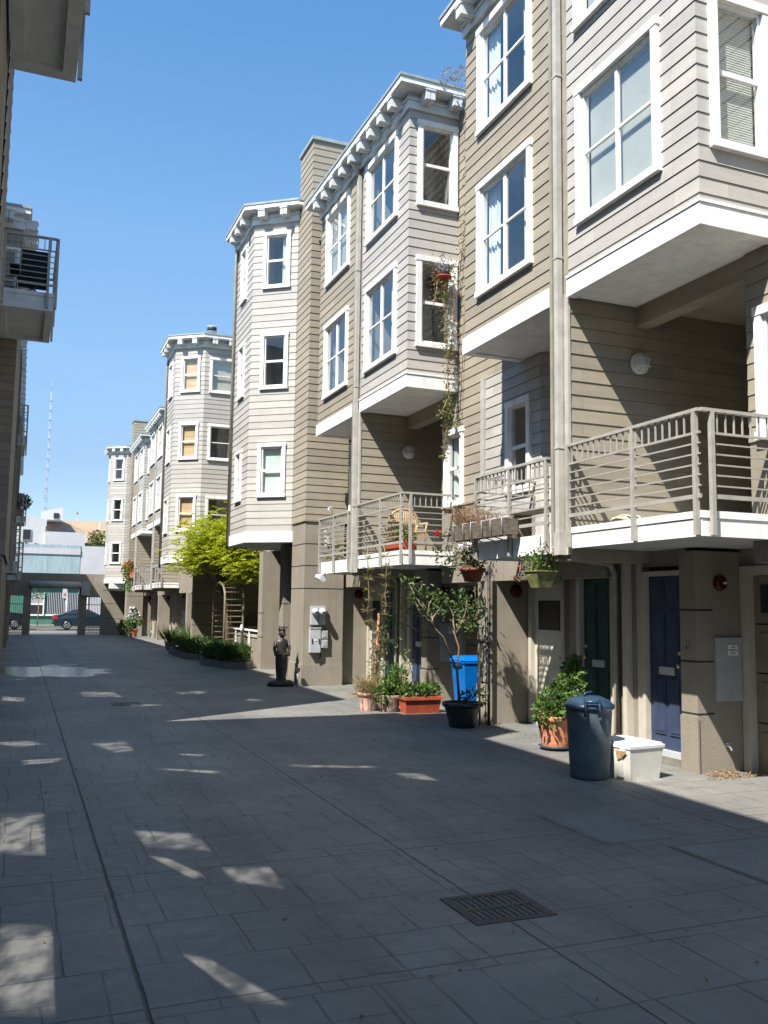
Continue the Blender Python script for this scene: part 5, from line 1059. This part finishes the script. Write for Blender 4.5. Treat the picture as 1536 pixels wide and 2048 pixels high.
# trailing spider plants under the second balcony
for x, y, l, lab in ((5.62, 14.62, 1.15, 'left strand of pale trailing plant hanging below the wicker chair balcony'), (5.70, 14.05, 1.05, 'right strand of pale trailing plant hanging below the wicker chair balcony')):
    k = MB(); pts = [Vector((x-0.02, y, 2.75))]
    for i in range(1, 8): pts.append(Vector((x+random.gauss(0, .02), y+random.gauss(0, .02), 2.75-l*1.1*i/7)))
    k.tube(pts, 0.006, TWIG, 5)
    for p in pts[1:]:
        for _ in range(22): k.leaf(p, (random.gauss(0, 1), random.gauss(0, 1), random.gauss(0.1, .5)), random.uniform(.09, .18), 0.012, VINEL)
    top(k, 'trailing_plant', lab, 'plant', 'trailing plants under the wicker chair balcony')
# wicker chair on second balcony
wc = thing('wicker_chair', (6.25, 14.1, 2.66), 'light wicker armchair on the second balcony', 'chair'); cx, cy, cz = 6.25, 14.1, 2.66
k = MB()
for i in range(13): k.box(cx-0.24+i*0.038, cx-0.215+i*0.038, cy-0.24, cy+0.24, cz+0.40, cz+0.425, WICK)
k.tube([(cx-.25, cy-.25, cz+.41), (cx+.25, cy-.25, cz+.41), (cx+.25, cy+.25, cz+.41), (cx-.25, cy+.25, cz+.41), (cx-.25, cy-.25, cz+.41)], 0.02, WICK, 6)
for i in range(13): k.box(cx-0.24+i*0.04, cx-0.222+i*0.04, cy-0.262, cy-0.252, cz+0.28, cz+0.41, WICK)
k.build('seat', wc); k = MB()
arc = [(cx+0.33*math.cos(t), cy+0.28, cz+0.62+0.30*math.sin(t)) for t in [math.pi*j/12 for j in range(13)]]
k.tube([(cx+.30, cy-.24, cz+.60)]+arc+[(cx-.30, cy-.24, cz+.60)], 0.022, WICK, 7)
for i in range(15):
    xx = cx-0.28+i*0.04; zt2 = cz+0.62+0.30*math.sqrt(max(0, 1-((xx-cx)/0.33)**2)); k.tube([(xx*0.9+cx*0.1, cy+0.25, cz+0.41), (xx, cy+0.28, zt2)], 0.011, WICK, 5)
for z in (.52, .62, .72, .8): k.tube([(cx-.28, cy+.272, cz+z), (cx+.28, cy+.272, cz+z)], 0.008, WICK, 4)
k.build('backrest', wc)
for sx_ in (-1, 1):
    for sy_ in (-1, 1): k = MB(); k.tube([(cx+sx_*.27, cy+sy_*.25, cz), (cx+sx_*.25, cy+sy_*.24, cz+.42), (cx+sx_*.29, cy+sy_*.24, cz+.60)], 0.02, WICK, 7); k.build('leg', wc)
rp2 = thing('planter_box', (5.98, 14.6, 2.66), 'long terracotta trough with trailing greens on the wicker chair balcony', 'planter'); mb = MB(); mb.hexa([(5.90, 13.68, 2.66), (6.08, 13.68, 2.66), (6.08, 14.5, 2.66), (5.90, 14.5, 2.66), (5.87, 13.66, 2.86), (6.11, 13.66, 2.86), (6.11, 14.52, 2.86), (5.87, 14.52, 2.86)], REDCLAY); mb.build('trough', rp2); k = MB()
for yy in (13.75, 13.95, 14.15, 14.35, 14.5): blob(k, (5.98, yy, 2.96), .15, 70, .08, .03, VINEL if yy > 14.1 else LEAF, .8)
k.build('foliage', rp2)
# orchid-like white flowers on the far small balcony
wc.scale = (.86, .86, .86); wc.location = (6.2, 14.2, 2.66)
of = thing('flowering_plant', (5.95, 17.4, 2.63), 'tall plant with white blooms on the small far balcony by the meters', 'plant'); k = MB(); k.tube([(5.95, 17.4, 2.63), (5.9, 17.42, 3.4), (5.86, 17.4, 3.75)], .008, LEAFD, 5); blob(k, (5.95, 17.4, 2.8), .15, 60, .15, .03, LEAF); k.build('stem', of)
for z, n in ((3.74, 26), (3.70, 18), (3.25, 14), (3.15, 18), (3.05, 18), (2.95, 14)): flower(of, (5.80 if z < 3.5 else 5.84, 17.5+random.gauss(0, .03), z), .06, FPINK, n)
k = MB(); k.tube([(5.68, 17.75, 2.33), (5.72, 17.45, 2.30)], [0.05, 0.08], WHITE, 12); k.tube([(5.75, 17.4, 2.42), (5.72, 17.5, 2.32)], .02, METAL, 6); top(k, 'flood_lamp', 'white flood lamp under the small balcony by the meters', 'lamp')
# bird feeder and vine at the corner window
bf = thing('hanging_planter', (6.30, 13.25, 7.0), 'hanging dark pot with red saucer and withered stems in front of the corner window', 'hanging planter'); k = MB(); px_, py_, pz_ = 6.36, 13.22, 7.28
k.lathe((px_, py_, pz_), [(0.05, 0), (0.10, 0.03), (0.115, 0.2), (0.1, 0.2)], mat('slate_pot', (0.06, 0.075, 0.085), 0.4, .1, 6), 18); k.build('pot', bf); k = MB(); k.lathe((px_, py_, pz_), [(0.06, -0.035), (0.145, 0.0), (0.14, 0.015), (0.05, 0.012)], REDCLAY, 22); k.build('saucer', bf)
k = MB()
for a in (0, 2.1, 4.2): k.tube([(px_+.11*math.cos(a), py_+.11*math.sin(a), pz_+.2), (px_, py_, pz_+.42)], .003, DARK, 4)
k.bar((px_, py_, pz_+.42), (px_, py_+0.17, pz_+.42), .01, .01, DARK); k.build('hanger', bf); k = MB()
for _ in range(380): a = random.uniform(0, 6.28); rr = random.uniform(.12, .26); k.leaf((px_+rr*math.cos(a)*.95, py_+rr*math.sin(a)*.35-.02, pz_+random.gauss(.03, .16)), (random.uniform(-1, 1), random.uniform(-1, 1), random.uniform(-1, 1)), .045, .025, DRY if random.random() < .7 else VINEL)
k.build('foliage', bf)
vn = thing('climbing_vine', (6.45, 13.35, 4.2), 'long thin vine hanging down past the corner window of the pale townhouse', 'vine')
def strand(k, pts, dens, sp, lm, sz):
    pts = [Vector(p) for p in pts]; k.tube(pts, .007, TWIG, 5)
    for a, b2 in zip(pts, pts[1:]):
        for _ in range(int((b2-a).length*dens)): p = a.lerp(b2, random.random())+Vector((random.gauss(0, sp), random.gauss(0, sp), random.gauss(0, sp))); k.leaf(p, (random.uniform(-1, 1), random.uniform(-1, 1), random.uniform(-1, .3)), sz*random.uniform(.7, 1.3), sz*.6, random.choice(lm))
k = MB()
strand(k, [(6.40, 13.2, 7.3), (6.36, 13.2, 6.9), (6.40, 13.2, 6.4), (6.44, 13.2, 6.0), (6.46, 13.22, 5.5), (6.48, 13.2, 5.0), (6.42, 13.2, 4.6), (6.36, 13.15, 4.15)], 190, .035, [VINEL, VINEL, LEAF, DRY], .05)
strand(k, [(6.52, 13.22, 7.1), (6.55, 13.25, 6.5), (6.52, 13.25, 5.9)], 90, .03, [VINEL, DRY], .045)
strand(k, [(6.44, 13.2, 5.2), (6.30, 13.1, 4.95), (6.18, 13.0, 4.85)], 90, .03, [VINEL, LEAF], .045); strand(k, [(6.48, 13.2, 5.1), (6.55, 13.2, 4.75)], 150, .05, [VINEL, LEAF], .05)
strand(k, [(6.24, 13.2, 7.2), (6.2, 13.2, 6.9), (6.15, 13.2, 6.7)], 90, .05, [VINEL, DRY], .045)
k.build('lower_stems', vn)
k = MB(); strand(k, [(6.66, 13.2, 7.4), (6.68, 13.1, 8.0), (6.66, 12.9, 8.7), (6.68, 12.95, 9.4), (6.66, 12.8, 10.2), (6.6, 12.9, 10.7)], 110, .05, [DRY, VINEL], .04); strand(k, [(6.66, 13.3, 8.0), (6.68, 13.0, 7.6), (6.68, 13.1, 6.2), (6.68, 13.2, 5.0)], 26, .03, [DRY], .035)
for p in ((6.5, 12.95, 10.8), (6.3, 13.0, 10.76)): blob(k, p, .14, 50, .05, .03, DRY)
k.build('upper_stems', vn)
# statue: standing crowned figure on a plinth
sx0, sy0 = 5.32, 19.0
stt = thing('statue', (sx0, sy0, 0), 'dark bronze statue of a standing robed figure with a spiked crown', 'statue'); BRZ = mat('dark_bronze', (0.035, 0.028, 0.024), 0.35, .3, 12, spec=.5, bump=.4, bscale=60)
k = MB(); k.lathe((sx0, sy0, 0), [(0.27, 0), (0.28, 0.05), (0.24, 0.09), (0.20, 0.12), (0.12, 0.13)], mat('green_stone', (0.02, 0.03, 0.026), .5, .3, 10), 18, 1.1, .9); k.build('plinth', stt)
def loft(k, secs, m, n=20, fold=0.0):
    b0_ = len(k.v); mi = k.mi(m)
    for cx_, cy_, z, rx, ry in secs:
        for j in range(n):
            t = 2*math.pi*j/n; f_ = 1+fold*math.sin(7*t+z*3)*(1 if z < .7 else .3); k.v.append((cx_+rx*f_*math.cos(t), cy_+ry*f_*math.sin(t), z))
    for i in range(len(secs)-1):
        for j in range(n): k.smooth.add(len(k.f)); k.f.append((b0_+i*n+j, b0_+i*n+(j+1) % n, b0_+(i+1)*n+(j+1) % n, b0_+(i+1)*n+j)); k.m.append(mi)
    k.f.append(tuple(b0_+(len(secs)-1)*n+j for j in range(n))); k.m.append(mi)
k = MB(); s = lambda z, rx, ry, dx=0, dy=0: (sx0+dx, sy0+dy, z, rx, ry)
loft(k, [s(.12, .12, .10), s(.18, .10, .09), s(.35, .125, .10, .005), s(.55, .135, .105, .0), s(.68, .13, .10), s(.76, .105, .085), s(.86, .125, .09), s(.94, .14, .085), s(.99, .11, .07), s(1.01, .05, .045), s(1.03, .042, .042), s(1.05, .05, .055, 0, -.005), s(1.09, .066, .075, 0, -.01), s(1.14, .072, .08, 0, -.005), s(1.19, .06, .065), s(1.22, .03, .03)], BRZ, 24, .06)
for sg_ in (-1, 1): k.tube([(sx0+sg_*.135, sy0, .95), (sx0+sg_*.165, sy0-.01, .80), (sx0+sg_*.15, sy0-.06, .66), (sx0+sg_*.05, sy0-.115, .69)], [.042, .038, .032, .026], BRZ, 9)
k.lathe((sx0, sy0-.095, 1.10), [(.016, -.02), (.02, 0), (.008, .03)], BRZ, 8); 
for sg_ in (-1, 1): k.lathe((sx0+sg_*.074, sy0, 1.10), [(.008, -.02), (.016, 0), (.008, .02)], BRZ, 6)
k.build('figure', stt); k = MB()
for i in range(9): t = 2*math.pi*i/9; k.tube([(sx0+.06*math.cos(t), sy0+.06*math.sin(t), 1.17), (sx0+.085*math.cos(t), sy0+.085*math.sin(t), 1.30 if i % 2 else 1.26)], [.018, .002], BRZ, 5)
k.build('crown', stt)
mb = MB(); mb.tube([(5.60, 18.7, 0), (5.60, 18.7, 0.32)], .018, METAL, 7); mb.box(5.56, 5.64, 18.66, 18.74, .32, .40, DARK); top(mb, 'path_light', 'small metal path light on a stake beside the meter wall', 'lamp')
# ------------------------------------------------------------------ courtyard garden
def bed(poly, h, label, hl, hn):
    r = thing('planter_bed', (poly[0][0], poly[0][1], 0), label, 'planter bed'); mb = MB(); n = len(poly); cx_ = sum(p[0] for p in poly)/n; cy_ = sum(p[1] for p in poly)/n
    inn = [(x+(cx_-x)*.07, y+(cy_-y)*.07) for x, y in poly]
    for i in range(n):
        j = (i+1) % n; mb.hexa([(*poly[i], -.3), (*poly[j], -.3), (*inn[j], -.3), (*inn[i], -.3), (*poly[i], h), (*poly[j], h), (*inn[j], h), (*inn[i], h)], CONC)
    mb.build('kerb', r); k = MB(); k.prism(inn, -.2, h-.04, SOIL); k.build('soil', r)
    hg = thing('hedge', (cx_, cy_, h), hl, 'hedge'); k = MB(); cnt = 0
    def inside(px, py):
        c = False; j = n-1
        for i in range(n):
            (xi, yi), (xj, yj) = inn[i], inn[j]
            if (yi > py) != (yj > py) and px < (xj-xi)*(py-yi)/(yj-yi)+xi: c = not c
            j = i
        return c
    xs, ys_ = [p[0] for p in poly], [p[1] for p in poly]
    while cnt < hn:
        px, py = random.uniform(min(xs), max(xs)), random.uniform(min(ys_), max(ys_))
        if not inside(px, py): continue
        cnt += 1; hgt = .36+.10*math.sin(px*5+py*3)+.06*math.sin(py*9); z = h-.05+hgt*math.sqrt(random.random()); k.leaf((px, py, z), (random.gauss(0, .7), random.gauss(0, .7), random.uniform(.1, 1.2)), random.uniform(.07, .14), .035, LEAFD if random.random() < .8 else LEAF)
    k.build('foliage', hg)
bed([(6.05, 24.5), (5.75, 24.0), (5.25, 24.6), (4.98, 26.2), (5.05, 27.0), (6.3, 27.0)], .17, 'curved concrete planter bed nearest the statue, in front of the low white rail', 'low dark hedge in the planter bed nearer the statue', 4200)
bed([(6.4, 28.2), (5.5, 28.0), (5.0, 29.4), (5.05, 33.0), (5.4, 34.2), (6.6, 34.0)], .14, 'curved concrete planter bed on the far side of the garden arch', 'low dark hedge in the planter bed beyond the garden arch', 4200)
ar = thing('garden_arch', (5.6, 27.4, 0), 'wooden garden arch with horizontal rungs between the two planter beds', 'garden arch'); AW = mat('arch_wood', (0.25, 0.21, 0.145), .8, .2, 10); ha, hb = 5.75, 6.32; l0, l1 = 27.0, 28.7; hz = lambda t: 1.95+.45*math.sin(t); hy = lambda t: l0+(l1-l0)*(.5-.5*math.cos(t))
for xx in (ha, hb):
    k = MB(); pts = [(xx, l0, -.05), (xx, l0, 1.95)]+[(xx, hy(t), hz(t)) for t in [math.pi*j/10 for j in range(1, 10)]]+[(xx, l1, 1.95), (xx, l1, -.05)]
    k.tube(pts, .035, AW, 7); k.build('hoop', ar)
k = MB()
for yy in (l0, l1):
    for i in range(10): k.bar((ha, yy, .35+i*.17), (hb, yy, .35+i*.17), .03, .025, AW)
for j in range(1, 9): t = math.pi*j/9; k.bar((ha, hy(t), hz(t)), (hb, hy(t), hz(t)), .03, .025, AW)
k.build('rungs', ar)
# scattered bits on the paving
mb = MB()
for _ in range(150):
    xx, yy = random.uniform(-.2, 6.3), 3.5+random.random()**1.6*22; mb.leaf((xx, yy, .008), (random.uniform(-1, 1), random.uniform(-1, 1), .12), random.uniform(.02, .045), .018, DRY)
for _ in range(160):
    yy = random.uniform(10, 13.5); mb.leaf((6.5+random.gauss(0, .12), yy+4.0*(random.random() < .5)*0.3, .008), (random.uniform(-1, 1), random.uniform(-1, 1), .15), .03, .018, DRY)
tag(top(mb, 'leaf_litter', 'scattered dry leaf bits lying about the lane paving', 'leaves'), kind='stuff')
# low wall and handrail at the back of the court
lw_ = thing('low_wall', (6.5, 26, 0), 'low stucco wall with white handrail at the back of the courtyard', 'wall'); mb = MB(); mb.box(6.45, 6.65, 24.4, 30.2, -.2, .78, STUC); mb.box(6.42, 6.68, 24.4, 30.2, .78, .83, TRIMT); mb.box(7.2, 9.4, 32.6, 32.8, -.2, .95, STUC); mb.build('wall', lw_)
k = MB(); k.bar((6.38, 24.4, .98), (6.38, 29.9, .98), .05, .05, WHITE)
for yy in (24.6, 26.4, 28.2, 29.8): k.box(6.36, 6.40, yy-.02, yy+.02, -.1, .96, WHITE)
k.build('handrail', lw_)
for yy, xx, lab in ((26.9, 6.36, 'slim lamp on a post rising from the nearer hedge'),): k = MB(); k.tube([(xx-.1, yy, 0), (xx-.1, yy, .9)], .018, DARK, 6); k.lathe((xx-.1, yy, .9), [(.03, 0), (.045, .1), (.045, .16), (.01, .24)], WHITE, 8); top(k, 'garden_lamp', lab, 'lamp')
# lime tree: layered fronds
gt = thing('garden_tree', (6.0, 28.3, 0), 'lime green feathery tree spreading over the courtyard between the bay towers', 'tree'); k = MB()
k.tube([(6.2, 28.4, 0), (6.15, 28.4, 1.0), (6.05, 28.3, 2.0), (5.85, 28.2, 2.9)], [.10, .085, .07, .05], BARK, 9); LB = []
for tx, ty, tz in ((5.0, 28.3, 3.5), (5.2, 28.0, 3.9), (5.5, 27.6, 4.15), (5.95, 27.4, 4.3), (6.5, 27.5, 4.35), (5.9, 26.9, 3.6), (6.3, 27.0, 3.3), (5.5, 27.9, 3.5), (6.0, 26.6, 3.9), (6.5, 26.6, 3.3), (6.7, 27.0, 4.1), (5.3, 28.4, 3.1), (6.2, 26.3, 2.9), (4.9, 29.4, 3.3), (5.7, 27.0, 3.4), (6.75, 26.9, 2.7), (5.2, 29.0, 4.2)):
    st_ = Vector((5.95, 28.25, random.uniform(1.9, 2.8))); e_ = Vector((tx, ty, tz)); md = st_.lerp(e_, .55)+Vector((0, 0, .25)); k.tube([st_, md, e_], [.035, .022, .008], BARK, 6); LB.append((md, e_))
k.build('trunk', gt); k = MB()
def frond(k, p, d, l, m_):
    d = Vector(d).normalized(); sd = d.cross(Vector((0, 0, 1))); sd = sd.normalized() if sd.length > .01 else Vector((1, 0, 0)); n = 7
    for i in range(n):
        t = (i+1)/n; c = Vector(p)+d*l*t+Vector((0, 0, -.30*l*t*t))
        for s_ in (-1, 1): k.leaf(c, sd*s_+d*.5+Vector((0, 0, random.uniform(-.45, .1))), .105*(1.15-.5*t), .045, m_)
for md, e_ in LB:
    for _ in range(125):
        t = random.uniform(.05, 1.15); p = md.lerp(e_, t)+Vector((random.gauss(0, .27), random.gauss(0, .27), random.gauss(.02, .17))); a = random.uniform(0, 6.28); frond(k, p, (math.cos(a), math.sin(a), random.uniform(-.2, .45)), random.uniform(.28, .48), LIME)
k.build('crown', gt)
# spiky and potted plants further down
def spiky(x, y, label, n, l, m_, potm=None):
    z = gz(y); r = thing('potted_plant', (x, y, z), label, 'potted plant'); h = .28
    pot(r, x, y, .14, .19, h, potm or CONC, z); k = MB()
    for _ in range(n): a = random.uniform(0, 6.28); k.leaf((x+random.gauss(0, .05), y+random.gauss(0, .05), z+h), (math.cos(a)*.7, math.sin(a)*.7, random.uniform(.3, 1.6)), l*random.uniform(.6, 1.1), .035, m_)
    k.build('foliage', r)
spiky(5.55, 36.0, 'dark spiky potted plant in shade just beyond the far planter bed', 110, .85, LEAFD); spiky(6.1, 35.0, 'bright spiky potted plant catching sun behind the far hedge', 90, .95, LEAF); spiky(5.9, 38.6, 'grassy potted plant against the pier halfway down the lane', 120, .6, VINEL)
fp = thing('potted_plant', (5.75, 52.2, gz(52)), 'terracotta pot of bushy green flowers below the far meters', 'potted plant'); pot(fp, 5.95, 51.8, .18, .25, .45, TERRA, gz(52)); k = MB(); blob(k, (5.6, 52.0, .35), .5, 420, .16, .1, LEAF); blob(k, (6.0, 51.8, .75), .4, 260, .14, .08, ROSEL); blob(k, (5.9, 51.8, 1.0), .35, 40, .1, .08, FPINK); k.build('foliage', fp)
# flower balcony far down
for i, (y, c, lab) in enumerate(((52.4, FORNG, 'far balcony flower box with orange blooms'), (51.2, FRED, 'far balcony flower box with red blooms, next to the orange one'))):
    x_ = 5.66; r = thing('flower_box', (x_, y, 2.8), lab, 'flower box'); k = MB(); k.box(x_-.12, x_+.12, y-.4, y+.4, 3.1, 3.4, TERRA); k.build('box', r); k = MB(); blob(k, (x_, y, 3.55), .45, 240, .14, .09, LEAF); blob(k, (x_, y, 2.8), .3, 160, .12, .08, LEAF, 1.6); k.build('foliage', r); k = MB(); blob(k, (x_-.1, y, 3.72), .34, 70, .12, .09, c); k.build('blooms', r)
# black folding chair and plants on left balconies
fc = thing('folding_chair', (-0.05, 16.8, 7.0), 'black fabric folding camp chair on the high left balcony', 'chair'); FAB = mat('black_fabric', (0.012, 0.012, 0.014), .9, .2, 12); zc = 7.01
k = MB(); k.hexa([(-.32, 16.5, zc+.40), (.17, 16.5, zc+.40), (.17, 16.95, zc+.36), (-.32, 16.95, zc+.36), (-.32, 16.5, zc+.44), (.17, 16.5, zc+.44), (.17, 16.95, zc+.40), (-.32, 16.95, zc+.40)], FAB); k.build('seat', fc)
k = MB(); k.hexa([(-.30, 16.90, zc+.38), (.16, 16.90, zc+.38), (.16, 16.94, zc+.38), (-.30, 16.94, zc+.38), (-.28, 17.08, zc+1.12), (.16, 17.08, zc+1.12), (.16, 17.12, zc+1.12), (-.28, 17.12, zc+1.12)], FAB); k.build('backrest', fc)
for a, b2 in (((-.34, 16.48), (.19, 16.98)), ((.19, 16.48), (-.34, 16.98)), ((-.34, 16.48), (-.34, 16.98)), ((.19, 16.48), (.19, 16.98))): k = MB(); k.tube([(*a, zc), (*b2, zc+.58)], .013, DARK, 6); k.build('leg', fc)
k = MB(); k.box(-.46, -.30, 16.45, 17.0, zc+.56, zc+.60, FAB); k.build('armrest', fc)
pl_ = thing('balcony_plant', (-.15, 45.0, 5.6), 'dark shrub in a box on a far left balcony', 'plant'); k = MB(); k.box(-.4, -.02, 44.2, 46.0, 5.6, 5.95, TERRA); k.build('box', pl_); k = MB(); blob(k, (-.2, 45, 6.35), .45, 380, .14, .07, LEAFD); blob(k, (-.2, 44.5, 6.3), .4, 300, .14, .07, LEAFD); k.build('foliage', pl_)
